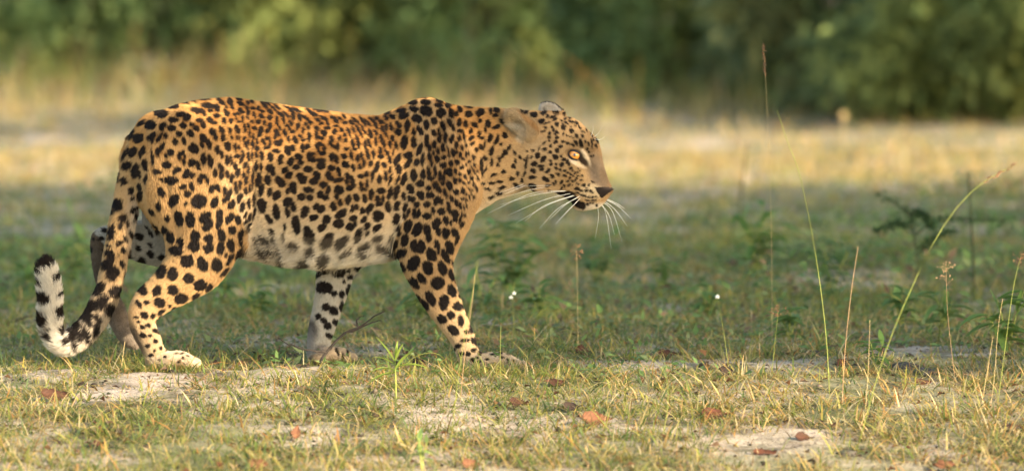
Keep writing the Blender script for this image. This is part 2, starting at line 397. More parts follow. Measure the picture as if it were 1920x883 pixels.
# ------------------------------------------------------------------ the coat's marks
# traced marks of the coat: (origin x, origin y, scale, "x,y,half length,half width,angle; ...") in enlarged photograph pixels
TILES = [
(200, 170, 4.904, "615,147,55,28,5;700,115,62,16,12;500,215,65,42,5;780,100,55,13,10;890,88,65,13,3;980,50,110,6,-3;1075,52,60,6,0;400,320,55,44,-15;318,305,48,18,-40;230,410,60,20,-60;290,440,52,42,-30;620,275,48,26,0;685,225,42,28,0;740,250,36,34,40;725,272,25,14,0;835,190,70,25,10;885,212,35,16,30;940,145,70,22,0;1015,165,40,20,80;955,185,25,15,0;890,150,25,12,45;1060,110,55,18,40;1140,110,35,25,60;1155,150,32,14,85;1100,150,20,10,45;1100,205,40,22,60;1170,230,16,16,0;1010,235,38,18,5;990,300,25,18,0;950,275,34,24,50;1078,282,34,22,70;1142,282,24,20,60;850,278,32,20,10;888,320,34,24,80;785,320,25,16,10;825,348,32,24,40;520,325,44,26,-40;505,350,30,18,80;600,350,44,28,-5;700,325,32,26,20;425,425,48,26,-50;420,465,30,14,80;385,440,20,12,-50;490,430,55,16,-60;545,420,24,22,0;670,402,36,24,0;770,395,40,28,55;630,475,36,26,80;710,468,34,22,80;505,530,55,20,-55;475,575,32,12,80;240,570,58,34,-55;175,590,70,20,-70;335,555,45,28,-60;305,600,35,14,80;890,440,45,34,60;875,500,32,16,80;940,495,50,26,80;975,385,45,28,55;998,435,34,16,80;1055,365,36,22,60;1065,440,40,24,85;1130,370,36,20,80;1148,435,24,16,80;1018,545,42,24,85;1055,590,42,16,85;1112,515,42,28,85;1105,640,50,18,88;1143,640,50,16,88;890,635,58,26,88;950,655,65,26,80;800,535,55,45,60;585,570,36,28,60;548,605,30,12,80;690,580,40,22,-30;665,620,30,16,60;710,660,30,16,80;725,610,24,12,80;555,685,44,36,0;785,665,40,28,-40;840,690,45,22,70;355,690,55,28,80;420,620,90,14,88;190,695,46,36,-30;265,740,70,34,-75;300,770,45,18,80;470,750,44,24,0;645,735,44,28,-35;600,830,65,38,0;735,770,45,32,-60;785,780,30,26,-40;885,790,45,20,0;855,830,40,18,60;925,830,40,18,80;995,760,36,20,80;1050,720,50,24,70;1055,780,45,18,100;1110,770,40,18,85;1145,810,48,20,100;360,820,45,18,-75;160,840,45,36,-60;110,810,55,22,-70"),
(200, 330, 4.904, "220,140,46,38,-60;235,210,35,24,-50;300,105,40,20,85;308,185,55,22,95;110,270,70,55,-70;60,330,30,20,90;240,315,46,26,-50;265,370,45,16,95;240,415,22,12,60;150,390,50,34,-60;125,460,40,28,80;190,445,42,18,80;50,520,100,30,-75;215,540,45,18,85;120,620,45,30,-45;165,585,40,18,80;35,730,65,40,60;150,690,36,24,80;205,720,60,24,90;130,810,40,24,80;105,730,20,10,80;40,850,40,25,-20;300,560,44,30,20;290,660,32,22,60;405,640,34,16,50;325,780,44,30,60;405,720,40,26,40;265,830,40,18,0;420,335,45,20,50;450,490,60,16,65;405,530,35,16,60;375,475,25,12,60;505,150,48,30,70;620,225,66,42,-55;705,105,36,20,-20;785,100,40,24,80;740,165,34,26,0;730,260,20,18,0;850,235,72,66,0;970,120,45,24,-60;1020,110,40,24,60;995,245,62,34,-65;1085,140,40,22,90;1125,170,60,22,-70;1090,220,45,20,-60;1145,265,50,30,-55;665,390,75,40,75;560,395,30,20,30;770,400,76,44,85;905,380,60,40,-45;930,455,65,40,-50;1040,360,48,34,80;1035,440,55,28,-70;1130,390,60,30,-60;1150,500,40,36,20;590,570,60,38,80;815,560,55,38,85;805,650,55,50,30;940,580,46,42,0;940,665,48,44,90;895,660,20,12,80;1055,550,58,36,80;1045,670,60,36,100;1140,640,60,36,80;680,610,42,34,60;640,690,66,48,15;740,785,62,56,-20;880,810,72,48,65;1010,820,62,50,70;1130,765,60,22,-55;1095,730,20,14,-60;510,745,40,24,-20;610,865,36,24,0"),
(200, 500, 4.904, "505,50,70,45,-70;605,75,58,46,-70;750,110,54,50,0;855,170,60,50,-30;935,188,44,24,-50;1080,50,60,16,-50;330,210,58,44,75;460,220,50,38,-60;605,215,50,46,0;680,290,66,42,-10;815,272,40,24,-35;385,95,40,24,-50;190,265,30,22,-20;300,345,42,22,60;368,330,26,16,10;485,330,54,46,20;578,355,18,16,0;640,385,48,20,-20;500,415,44,22,-35;345,445,36,30,40;425,450,30,20,-60;485,480,48,22,-50;270,465,24,12,0;295,505,20,12,0;328,557,26,18,20;378,543,30,15,5;440,590,24,16,50;335,630,34,22,10;398,635,20,18,30;452,685,20,18,0;375,725,28,18,30;470,610,20,8,40;522,710,18,9,50;495,748,15,15,0;442,770,16,14,0;542,775,10,9,0;410,815,24,16,10;536,830,13,13,0;485,855,12,10,0;600,873,8,8,0;668,872,18,14,0;640,800,16,5,0;690,800,20,6,0;705,845,15,8,0;745,820,12,6,30;800,825,20,6,30"),
(50, 480, 4.417, "150,55,75,38,0;105,105,40,25,70;240,165,45,25,-55;105,215,45,22,50;130,350,60,45,50;270,320,35,18,-30;265,460,65,30,-60;130,520,70,32,65;280,240,30,14,-60;310,590,70,40,-60;165,650,45,20,55;320,700,35,28,-40;185,595,20,12,0;385,680,90,28,75;430,640,75,30,65;425,560,45,24,15;490,640,70,28,75;500,500,70,34,-10;590,520,38,24,80;520,550,30,28,40;565,600,60,22,-70;530,420,75,48,-30;630,380,70,36,-70;605,275,70,40,-50;680,440,55,30,-70;710,150,75,55,-60;730,290,55,40,-50;680,55,85,45,-55;780,70,36,22,80;805,160,40,18,80"),
(400, 330, 4.904, "210,115,60,18,88;245,90,40,14,88;240,210,55,22,-72;300,45,34,18,85;295,145,36,16,88;333,120,45,12,90;265,285,50,22,-70;325,255,50,18,92;360,60,80,12,90;375,220,60,16,90;370,350,65,16,-80;225,410,50,30,70;290,360,30,14,-70;330,380,45,12,-75;300,425,30,14,-50;250,540,55,26,-75;250,600,50,20,-75;320,470,50,18,-60;235,700,75,20,-60;440,130,60,28,-75;410,60,50,20,80;445,275,70,42,80;500,40,50,26,80;520,150,45,22,-70;580,180,50,36,-60;600,45,55,26,70;635,75,30,22,0;575,330,75,30,80;510,395,50,24,55;680,240,50,34,-50;735,285,50,26,75;680,330,50,24,80;735,110,55,36,80;683,138,28,18,90;690,10,30,20,0;815,35,50,36,45;870,130,50,26,0;810,195,36,32,0;885,200,30,28,0;935,40,50,26,-50;1005,85,36,26,-20;985,175,36,32,90;1030,200,34,26,0;1055,130,45,22,90;1075,20,45,24,30;1150,40,40,24,-20;1150,130,40,35,90;1130,190,26,26,0;840,330,60,36,-60;945,285,32,28,0;990,305,40,32,-40;920,385,42,30,-20;1100,280,45,30,80;1165,255,25,18,80;760,450,85,40,80;655,470,40,14,80;880,550,95,48,75;1040,400,45,38,-40;995,475,48,32,-40;1155,355,40,26,-40;1145,440,44,34,0;1045,590,80,44,-55;730,640,60,30,20;1160,620,60,36,-55;1020,750,65,50,-20;890,690,45,36,-20;830,790,60,36,-10;640,780,40,20,40;470,590,60,26,35;450,690,60,26,35;560,600,44,18,60;600,690,44,18,70;530,510,40,18,60;640,570,40,16,70;520,680,40,20,50;390,600,40,18,60"),
(400, 170, 4.904, "240,85,26,16,20;250,125,32,18,20;190,225,22,14,60;222,220,20,12,0;268,268,32,14,80;240,292,24,10,0;210,260,22,10,70;250,185,34,22,40;315,190,44,16,80;315,250,24,10,40;290,150,26,10,30;315,120,20,14,0;355,112,26,14,20;362,170,26,16,20;412,165,18,14,30;285,350,40,14,88;318,330,28,12,80;330,395,40,12,95;285,440,22,14,80;300,500,50,14,70;322,480,30,10,85;200,530,45,16,88;232,525,26,12,88;220,360,42,20,70;215,440,24,12,80;240,440,28,10,90;222,608,24,22,0;265,620,60,16,-70;265,560,20,10,80;200,700,38,20,85;222,760,46,20,-75;290,690,36,16,-60;318,730,50,12,90;278,775,32,18,80;300,830,40,20,-75;245,850,30,14,90;205,865,25,16,80;355,290,24,12,80;375,230,28,16,70;408,290,26,22,30;375,350,26,18,10;430,380,48,22,-75;365,425,28,14,85;360,495,42,16,85;398,470,34,12,90;405,535,28,20,40;395,590,34,14,85;445,600,48,18,88;355,600,60,10,85;320,610,45,14,88;390,700,55,16,90;435,710,50,16,85;360,790,80,12,92;420,810,55,24,75;460,135,60,14,45;445,195,30,14,20;440,240,32,18,30;495,130,45,12,35;520,200,34,18,60;515,255,24,22,0;470,305,28,14,80;520,330,34,16,85;495,375,25,18,0;460,475,36,16,75;500,440,30,18,30;520,490,36,16,95;490,525,30,16,0;555,175,40,14,40;590,160,36,12,30;540,120,50,10,15;615,225,40,18,40;640,270,40,16,80;580,265,28,14,70;580,310,30,14,60;608,345,22,14,80;655,390,34,18,85;665,225,45,14,40;725,245,40,16,85;710,300,36,14,50;690,340,36,16,40;735,380,26,20,0;690,445,28,18,85;752,460,42,20,70;575,390,34,20,80;565,430,28,14,80;595,395,28,14,60;595,485,36,24,10;625,470,30,14,90;575,555,36,20,10;525,610,46,24,85;615,635,48,30,-70;682,550,46,26,70;728,530,30,24,40;712,650,46,28,-75;780,605,34,26,0;800,640,50,22,80;757,705,34,26,-20;540,730,55,30,80;500,715,40,20,85;500,820,50,28,80;655,735,36,28,-20;695,780,42,26,-40;610,835,50,36,40;725,865,36,25,0;790,250,40,16,70;830,245,36,14,30;870,270,26,14,60;890,300,22,16,0;845,310,22,10,0;875,345,22,12,70;780,330,36,14,100;822,370,36,12,95;800,425,24,14,40;822,458,20,14,0;880,435,45,18,92;700,175,60,12,25;760,185,60,12,15;720,205,36,12,40;790,140,60,10,10;870,150,50,8,10;890,205,55,16,35;925,215,40,12,35;950,185,55,10,25;1010,190,50,14,15;1040,205,30,10,10;955,275,26,18,40;1010,260,36,14,20;1045,290,36,14,70;990,305,22,14,0;1042,347,26,18,0;950,350,32,22,30;945,410,40,14,90;1015,395,32,22,60;995,445,28,18,0;965,430,20,14,40;955,525,45,16,75;985,495,34,16,10;1018,530,36,16,85;1005,580,26,20,0;972,570,24,14,40;820,530,42,22,80;862,520,26,24,0;880,615,45,22,80;915,640,30,26,0;910,590,30,20,0;990,650,40,28,0;990,695,45,34,0;870,725,42,34,0;950,780,45,32,70;920,835,36,32,0;795,785,34,30,0;825,825,40,40,-30;1085,615,40,22,88;1125,620,36,20,60;1130,655,24,18,0;1085,715,32,26,0;1055,775,28,26,90;1085,810,30,26,0;1150,745,42,20,80;1145,825,38,22,-20;1090,250,30,20,30;1120,275,32,16,50;1160,265,26,12,20;1115,380,26,22,20;1125,330,26,12,0;1085,445,36,22,75;1080,490,34,18,70;1110,520,26,14,50;1140,520,45,16,85;1160,440,30,16,70;1010,865,38,26,0"),
(600, 170, 4.904, "220,240,30,12,40;230,300,24,16,20;195,360,26,14,60;222,412,20,14,70;230,465,18,16,0;240,540,24,18,0;218,605,28,22,30;235,680,38,30,40;288,600,48,16,75;302,710,36,20,80;290,300,34,16,45;325,285,50,12,45;265,390,45,14,65;300,360,32,12,55;300,490,50,20,80;350,480,55,16,78;320,545,20,16,0;340,440,36,12,60;350,370,50,14,65;400,370,40,12,60;370,400,45,12,60;385,335,30,10,40;395,290,55,14,50;430,290,50,12,45;450,315,28,12,40;348,625,40,16,88;385,610,50,14,82;365,705,26,20,80;402,670,34,14,90;255,790,36,26,85;245,840,28,20,70;300,840,60,22,80;375,790,30,24,0;428,770,30,20,80;460,400,48,18,80;505,385,30,16,60;510,470,48,16,88;505,310,60,14,60;480,275,40,12,35;415,500,50,14,85;435,580,60,14,75;450,490,50,14,70;490,585,50,14,88;462,675,34,18,-80;525,262,30,14,10;560,290,34,16,30;575,360,40,14,65;605,410,34,14,60;605,340,34,14,80;558,440,38,18,75;582,495,36,14,85;550,555,34,18,80;555,608,24,22,0;610,570,40,16,65;638,640,36,18,80;588,690,30,22,60;610,255,28,20,60;670,248,28,22,20;620,210,40,16,10;640,495,36,18,75;665,440,30,16,75;657,340,38,18,80;703,510,42,16,80;672,570,36,10,-80;720,315,36,24,60;715,385,36,30,30;520,700,55,22,-75;482,780,60,16,-80;545,815,45,18,88;600,790,50,16,88;645,820,60,14,-75;640,735,30,16,-70;720,725,44,28,80;710,640,65,28,-60;690,155,50,20,-25;755,190,45,20,-15;745,150,30,12,-20;770,235,50,30,-25;800,330,62,26,-80;775,480,72,32,-85;860,385,42,18,88;862,480,50,26,85;850,110,48,28,-5;865,175,40,28,0;945,68,40,12,0;970,115,48,24,0;890,260,46,40,20;975,190,58,44,20;1080,85,32,18,20;1105,105,20,14,0;1085,140,42,20,5;1110,215,46,44,0;975,315,46,26,80;1047,285,38,28,70;920,370,52,26,65;1120,310,36,24,60;1140,350,32,14,80;1045,390,30,22,60;915,545,65,24,-72;980,440,36,20,80;985,490,36,22,80;1008,530,34,16,90;1050,500,42,18,88;1100,400,50,14,70;1095,455,34,18,80;1150,440,50,20,88;1132,530,45,16,85;810,600,46,34,0;810,670,60,26,-50;890,665,32,28,-40;945,640,65,18,-85;1010,620,55,18,75;1022,665,45,14,80;1085,560,30,16,85;1042,580,20,12,85;1078,635,36,22,65;1140,620,26,18,0;1138,690,32,26,-20;770,810,60,30,-70;865,780,60,30,88;945,775,50,26,85;1000,750,55,16,85;1018,810,38,26,0;1060,740,58,16,88;1105,790,46,18,88;1135,810,30,16,85;1130,855,22,18,0;1160,750,30,22,80;1062,865,30,24,0;710,820,50,12,-70"),
(600, 330, 4.904, "180,135,42,36,20;270,115,34,28,0;375,95,40,16,85;430,70,40,14,95;395,125,30,14,0;120,285,42,28,85;185,250,34,18,85;258,222,48,26,-80;330,200,40,28,60;293,300,36,22,-80;335,285,30,18,80;195,350,60,34,-40;170,440,48,40,0;410,210,42,26,80;465,155,40,20,88;465,200,28,16,80;390,322,32,22,85;455,300,50,28,-60;440,345,22,10,-70;300,390,40,26,-20;275,470,42,36,-30;320,435,30,18,60;400,405,36,22,-65;560,140,45,30,0;525,215,36,18,80;575,215,36,18,95;545,260,36,20,0;640,160,65,24,-70;700,150,75,26,-75;530,370,50,48,0;435,460,40,26,-50;520,475,50,32,-40;625,285,48,28,85;345,545,75,30,-65;430,530,34,20,-60;520,575,55,30,-15;195,605,80,40,-40;400,645,60,26,-35;400,710,50,18,0;240,690,70,20,-35;565,660,55,36,10;340,820,45,36,0;180,860,60,30,0;768,190,38,20,88;835,120,46,30,70;840,215,40,30,0;920,75,40,30,0;925,185,45,30,60;995,115,30,26,0;1012,180,36,28,0;1062,90,36,24,80;1092,130,30,20,80;1147,160,45,18,75;703,280,50,28,-80;780,295,45,22,-75;812,335,40,14,-70;772,375,30,20,80;890,265,32,28,-30;866,345,42,20,85;908,350,42,20,95;987,265,34,28,0;1040,320,40,18,80;985,370,45,34,0;1072,230,46,22,-85;1110,235,34,18,60;1115,325,36,34,0;700,398,50,32,-80;725,505,62,24,-85;810,465,65,38,-80;905,480,50,38,80;885,525,40,34,0;985,500,56,34,75;1000,570,44,30,80;1070,440,55,38,-60;1085,515,40,24,85;1155,410,38,22,85;1150,530,50,30,80;650,580,55,18,-70;780,590,58,36,-80;680,655,68,30,-65;870,650,56,40,80;935,650,56,38,85;1075,630,45,26,70;1085,690,36,14,85;1030,725,65,40,70;745,715,60,34,-30;865,800,72,54,-60;755,830,60,28,45;990,840,58,44,60;1125,850,66,40,70;1150,740,70,28,65;1165,640,45,15,90"),
(760, 170, 4.904, "395,140,28,24,30;445,120,30,12,15;420,215,42,24,75;465,215,26,18,50;500,178,30,26,20;585,152,36,18,0;582,222,38,28,0;690,150,34,8,0;685,205,42,28,-20;665,225,24,12,80;780,195,34,18,88;840,185,30,24,20;825,235,26,16,-30;405,300,36,20,75;440,345,36,14,85;497,295,36,22,-70;556,310,38,18,85;635,318,36,16,40;680,282,20,18,0;755,305,36,24,70;735,358,30,14,85;600,370,26,16,-75;835,340,42,22,-10;890,290,28,20,40;500,375,24,16,0;535,425,55,10,80;425,450,46,20,-80;490,440,28,16,80;605,438,24,20,-30;678,410,36,18,85;705,440,22,16,0;775,440,40,20,-70;840,455,50,20,-72;910,415,26,24,0;880,495,18,12,-60;468,505,34,18,-80;515,530,28,12,88;555,510,22,12,80;615,490,22,12,-20;655,552,24,16,85;700,525,30,20,60;728,495,32,10,-80;790,555,45,20,-75;950,525,34,16,-60;910,575,30,18,-50;885,610,26,14,-70;1003,570,22,9,70;860,635,28,14,70;1048,615,20,14,40;1008,650,24,10,75;992,695,24,16,50;440,580,42,18,80;465,575,20,14,-40;395,570,60,10,80;505,600,24,14,80;533,632,16,14,0;560,585,24,12,75;585,580,20,8,80;590,655,22,14,-40;628,620,26,12,80;472,660,26,20,-20;418,675,28,16,80;400,740,30,28,0;415,775,24,22,0;455,742,28,16,75;520,708,20,16,0;560,685,14,8,60;625,735,55,7,65;640,690,20,9,75;585,750,18,16,0;505,768,20,14,40;660,748,16,10,80;548,795,24,12,85;610,810,22,12,80;660,810,20,10,80;455,835,36,18,70;497,830,26,12,75;535,855,18,12,60;578,848,18,12,0;625,862,20,10,80;700,665,40,16,88;728,625,26,18,60;720,745,60,12,-65;695,720,25,12,80;790,655,42,14,88;850,685,20,12,80;900,745,26,20,0;810,778,36,13,-15;978,808,28,16,-15;1033,765,22,10,85;860,840,36,13,-10;790,852,30,12,0;1110,660,55,12,-75"),
(720, 320, 4.904, "600,140,45,26,75;660,200,28,26,0;722,188,28,18,75;615,260,38,18,75;565,210,45,16,75;665,300,38,20,85;700,330,30,14,85;590,330,45,18,85;600,370,30,18,80;712,258,16,13,0;748,275,20,10,85;752,222,16,8,80;770,170,22,8,70;785,185,20,7,75;845,165,34,10,85;812,185,14,8,80;800,225,18,6,80;780,250,20,7,85;825,250,20,7,-70;760,330,20,8,85;735,345,28,8,88;650,400,40,30,30;655,445,32,22,80;567,460,40,22,85;610,480,28,14,85;712,410,30,12,85;700,455,36,14,-80;742,410,20,9,70;715,500,36,16,-60;565,580,48,32,-70;645,570,45,30,60;600,705,62,38,75;560,790,70,26,65;665,640,50,16,-70;905,122,18,12,0;945,172,36,12,10;1080,158,34,14,-10;1050,205,36,15,0;985,245,32,12,-10;1060,105,34,14,-8;985,115,34,13,0"),
(720, 460, 3.532, "225,20,48,28,10;312,60,42,30,80;432,25,38,26,70;405,75,45,22,60;455,125,28,10,70;118,138,34,18,45;200,115,46,36,-60;290,152,48,34,70;385,155,48,28,75;442,195,42,18,80;480,245,24,10,75;248,217,40,24,45;160,245,28,16,60;205,250,42,24,50;355,250,46,40,-20;447,300,42,28,75;502,325,38,14,70;222,345,28,16,50;310,350,50,30,60;275,390,40,18,55;397,378,50,32,-80;488,405,32,28,20;545,420,24,12,80;552,460,22,13,60;447,462,28,26,0;385,485,36,28,40;508,497,40,16,85;575,550,36,15,85;600,550,36,9,80;460,560,44,26,40;547,573,18,12,0;535,630,30,15,0;585,630,22,12,70;607,640,36,10,75;635,640,20,9,60;492,665,20,16,0;465,685,14,10,0;592,692,16,14,0;655,700,22,13,30;555,720,16,16,0;635,716,14,14,60;590,758,18,16,0;620,745,10,8,0;630,772,18,9,-40;685,752,15,8,0;675,795,12,7,80;707,792,12,7,80;742,795,10,6,80;720,718,16,6,0;770,715,16,6,0;820,715,14,8,0;785,740,16,8,40;820,760,14,5,80;860,770,14,5,70;840,790,12,4,80;515,720,20,15,0"),
(560, 480, 4.207, "150,135,40,26,80;205,118,42,32,0;312,132,50,42,0;390,110,22,14,80;405,165,24,20,-40;462,80,34,34,0;205,252,62,46,20;280,295,26,24,0;338,300,30,22,85;355,200,18,12,80;388,260,40,18,-75;125,230,22,10,85;220,405,34,28,10;275,430,38,28,80;338,402,46,20,85;155,478,24,22,40;197,510,26,20,60;230,552,28,26,0;298,522,32,26,0;238,627,26,20,0;305,760,36,12,75;347,790,28,10,80;255,730,14,10,0;385,760,30,8,85;65,520,50,16,-75"),
(930, 180, 8.03, "395,215,45,30,-50;450,260,50,18,-30;565,292,55,42,-15;680,390,52,34,-10;755,420,55,14,-20;720,265,50,24,0;910,260,50,28,10;770,310,24,16,-40;845,318,55,20,-15;875,355,45,22,-30;840,475,30,22,-15;862,520,24,20,-40;915,425,36,22,85;985,380,22,14,30;1012,470,45,30,75;900,562,32,26,-15;918,630,32,24,0;895,692,32,26,0;797,575,30,18,-80;797,630,24,18,-10;797,675,18,16,0;745,485,20,14,0;710,530,30,12,-30;1018,568,22,18,-30;1010,690,28,26,0;965,765,26,24,0;920,822,34,34,0;820,752,24,24,0;730,805,36,26,-15;805,852,26,24,0;725,712,28,14,-50;650,795,32,10,-65;555,825,20,16,0;465,830,14,12,0;800,215,100,12,5"),
(1030, 180, 8.03, "255,415,36,16,30;335,525,34,26,5;315,470,10,8,0;402,605,38,26,75;270,600,14,12,0;315,612,14,12,0;352,632,12,10,0;487,600,24,18,50;470,715,68,30,80;390,710,50,18,60;340,735,36,18,25;270,715,28,26,0;542,688,28,15,80;592,720,28,15,80;660,665,22,12,70;640,700,45,12,80;582,800,24,16,85;603,850,20,14,80;640,760,30,10,85;240,350,28,18,10;310,345,30,14,20;330,395,45,14,20;400,420,40,18,30;290,300,22,12,40;230,290,34,24,30;450,470,45,16,40;560,520,20,10,60;380,460,20,10,40;500,540,26,8,20;630,590,40,14,50;720,680,40,20,60;700,750,36,16,60"),
(1030, 280, 7.36, "80,105,40,30,55;165,88,18,18,0;190,148,30,26,0;10,155,20,18,0;20,205,26,20,0;92,203,18,14,20;165,215,26,24,0;90,257,24,22,60;145,285,22,16,60;205,290,22,14,0;110,340,30,18,40;30,365,32,26,30;205,362,34,18,20;252,322,24,15,20;245,175,26,20,-70;268,200,30,16,-70;292,260,24,18,-30;320,292,14,10,-60;350,320,24,14,-30;298,350,20,12,0;325,372,18,10,0;275,397,20,14,-20;245,435,24,20,0;310,432,18,14,0;345,425,16,12,0;370,405,18,12,0;395,372,15,10,0;445,365,18,10,-50;440,425,16,10,0;388,318,14,10,-60;395,265,10,10,0;420,290,12,9,-60;170,450,26,20,80;85,445,32,18,50;52,475,28,16,35;207,508,20,16,60;272,492,30,12,-50;165,530,16,14,80;320,485,10,8,0;375,465,12,8,0;405,487,14,10,0;472,500,26,22,0;550,500,14,12,0;590,450,20,14,40;615,465,12,8,0;385,548,36,22,5;435,565,30,16,20;510,577,24,18,0;515,538,14,10,0;568,585,24,16,10;600,600,16,11,0;390,610,45,12,20;470,640,50,13,15;545,655,30,13,0;595,662,28,12,0;640,662,20,8,0;530,705,36,10,10;600,710,24,10,0;640,700,14,8,0;560,740,18,10,0;600,740,14,8,0;525,760,20,16,60;650,765,20,12,80;235,605,125,38,8;320,690,125,60,38;425,765,85,45,22;545,40,18,14,80;600,85,14,11,-60;570,98,12,10,0;530,5,18,12,0"),
(930, 270, 8.03, "625,175,45,32,-80;715,225,55,36,-60;570,295,45,30,-20;665,330,55,22,5;685,380,34,26,0;560,400,46,32,0;795,395,34,24,-40;765,425,28,22,0;548,505,55,24,5;525,205,28,16,-50;470,185,18,10,-70;430,235,24,12,-80;455,280,50,16,-85;450,345,36,16,-70;425,445,50,16,-60;750,530,60,32,20;775,622,40,20,0;545,625,60,40,10;392,545,26,24,90;300,615,50,22,15;530,700,60,20,0;820,700,40,14,30"),
]
SPOTS = [(177, 429, 7, 3.5, -0.4), (196, 433, 6, 4, 0.4), (190, 447, 6, 4, 0.2), (176, 449, 4, 3, 0.6), (172, 470, 3, 5, 0), (205, 462, 5, 3, 0.5), (193, 470, 4, 3, 0.3), (207, 500, 4, 3, 0), (297, 287, 9, 4, 1.5), (303, 338, 5, 4, 0), (298, 388, 8, 5, 1.5), (309, 432, 8, 5, 1.5), (293, 428, 7, 4, 1.5)]
for ox, oy, sc, txt in TILES:
    for t in txt.split(';'):
        x, y, a, b, g = map(float, t.split(','))
        X, Y = ox + x / sc, oy + y / sc
        q = (0.84 if Y < 540 else 1.0) if X < 262 and Y > 330 and X < 262 - (Y - 330) * 0.1 else 1.0        # the tail's longer hair spreads its marks
        SPOTS.append((X, Y, a / sc * q, b / sc * q, R(g)))
def spot_field(px, py, soft=0.16, grow=1.0, warp=None):
    """darkness 0..1 of the marks at photograph places (px, py), and a wider glow for the rosettes' warm centres"""
    n = len(px); dark = np.zeros(n, np.float32); halo = np.zeros(n, np.float32)
    P3 = np.stack([px, py, np.zeros(n)], 1)
    wx = px + 1.5 * noise3(P3, 0.16, 11) + 0.8 * noise3(P3, 0.45, 13); wy = py + 1.5 * noise3(P3, 0.16, 12) + 0.8 * noise3(P3, 0.45, 14)
    order = np.argsort(wx); sx = wx[order]; sy = wy[order]
    for cx, cy, a, b, g in SPOTS:
        m = max(a, b) * 1.35 + 9
        i0, i1 = np.searchsorted(sx, (cx - m, cx + m))
        if i1 <= i0: continue
        xx = sx[i0:i1] - cx; yy = sy[i0:i1] - cy
        k = np.nonzero(np.abs(yy) < m)[0]
        if not len(k): continue
        xx = xx[k]; yy = yy[k]; idx = order[i0 + k]
        u = xx * math.cos(g) + yy * math.sin(g); v = -xx * math.sin(g) + yy * math.cos(g)
        e = np.sqrt((u / (a * grow + 0.55)) ** 2 + (v / (b * grow + 0.55)) ** 2)
        s = 1.0 / max(1.0, min(a, b)) * 1.1                     # edge about one pixel wide
        d = 1 - sstep(1 - s, 1 + s, e)
        dark[idx] = np.maximum(dark[idx], d)
        r = np.sqrt(xx * xx + yy * yy)
        halo[idx] += np.exp(-(r / 8.5) ** 2) * min(1.0, a * b / 18)
    return dark, halo
# ------------------------------------------------------------------ the leopard's body: one closed surface from blended volumes
VOX = 0.0032
INSET = 4.0                                       # px: the coat's thickness
# side view slices: x, top, bottom, half width (photograph pixels)
PROF = np.array([
 (240,272,318,10),(247,258,345,30),(262,236,390,50),(290,212,430,68),(330,195,452,78),(380,184,470,83),(430,180,474,84),(480,187,484,82),
 (540,196,496,92),(600,204,500,101),(660,212,494,102),(710,215,487,97),(745,203,482,92),(775,189,478,88),(800,184,470,82),(830,189,452,76),
 (860,196,436,68),(890,199,404,58),(930,200,379,54),(960,203,369,53),(990,205,358,54),(1015,206,356,56),(1035,209,362,55),(1055,214,372,52),
 (1075,219,385,47),(1090,229,391,42),(1105,243,392,37),(1116,253,393,33),(1123,262,392,30),(1126.5,274,390,29),(1129,297,388,27),(1135,316,383,24),(1141,335,376,20),(1146,346,368,14),(1149,351,362,8)], float)
# limbs: (px, py, depth in px, half width in the picture, half depth), first row nearest the trunk
CH = {
 'thigh_near': dict(k=(30, 12), P=[(335,270,-42,62,40),(362,345,-52,88,44),(383,420,-58,80,42),(372,482,-64,64,36),(345,517,-68,50,30),(308,547,-70,39,25),(276,574,-72,34,20),(267,606,-72,27,19),(281,641,-72,24,19),(292,668,-72,22,20)]),
 'paw_near_hind': dict(k=(14, 10), P=[(288,678,-72,13,22),(312,675,-74,17,27),(338,673,-75,16,28),(358,679,-75,12,25)]),
 'thigh_far': dict(k=(30, 12), P=[(340,300,38,70,36),(335,380,50,70,38),(318,440,58,60,34),(275,452,62,44,28),(232,448,64,32,24),(196,443,66,19,20),(186,452,67,16,19),(188,490,67,17,18),(202,545,66,19,18),(222,596,66,21,20),(238,630,64,18,24),(252,645,63,11,20)]),
 'shoulder_near': dict(k=(34, 12), P=[(800,235,-40,46,30),(822,305,-54,70,42),(826,370,-60,72,43),(806,440,-62,62,40),(800,480,-64,54,34),(810,522,-66,44,28),(832,570,-67,36,24),(852,606,-68,29,21),(868,636,-69,25,20),(876,660,-70,23,21)]),
 'paw_near_fore': dict(k=(14, 10), P=[(880,678,-70,17,24),(905,677,-72,17,29),(935,674,-73,15,31),(958,679,-73,13,28),(966,684,-73,9,24)]),
 'shoulder_far': dict(k=(34, 12), P=[(770,250,40,46,28),(720,340,52,66,34),(670,430,60,54,34),(634,495,64,41,30),(622,545,66,33,26),(613,580,68,29,23),(604,612,68,27,22),(597,642,68,24,21),(595,660,68,20,22)]),
 'paw_far_fore': dict(k=(14, 10), P=[(592,668,68,12,22),(615,664,68,15,27),(640,664,68,13,28),(653,669,68,9,24)]),
 'tail': dict(k=(30, 4), P=[(285, 250, 0, 28, 26),(260, 290, 0, 32, 29),(249, 338, 0, 30, 28),(238, 385, -2, 27, 25),(228, 425, -3, 25.5, 24.5),(220, 465, -4, 24.5, 23.5),(210, 512, -5, 23.5, 22.5),(198, 555, -6, 23.5, 22.5),(177, 597, -7, 22.5, 21.5),(150, 629, -8, 21.5, 20.5),(122, 641, -9, 20.5, 19.5),(100, 622, -10, 20.5, 19.5),(94, 590, -11, 20.5, 19.5),(93, 555, -11, 20.5, 19.5),(90, 520, -11, 19.5, 18.5),(87, 503, -11, 16.5, 16.5)]),
}
def chain_rows(P, n):
    C = catmull(P, n)
    pts = np.array([W(r[0], r[1], r[2] * M1) for r in C])
    return pts, np.maximum(C[:, 3] - INSET * np.clip(C[:, 3] / 30, 0.35, 1), 4) * M1, np.maximum(C[:, 4] - 2, 4) * M1
lo = np.array([(60 - 960) * M1 - .03, -0.17, -0.02]); hi = np.array([(1150 - 960) * M1 + .03, 0.17, 0.73])
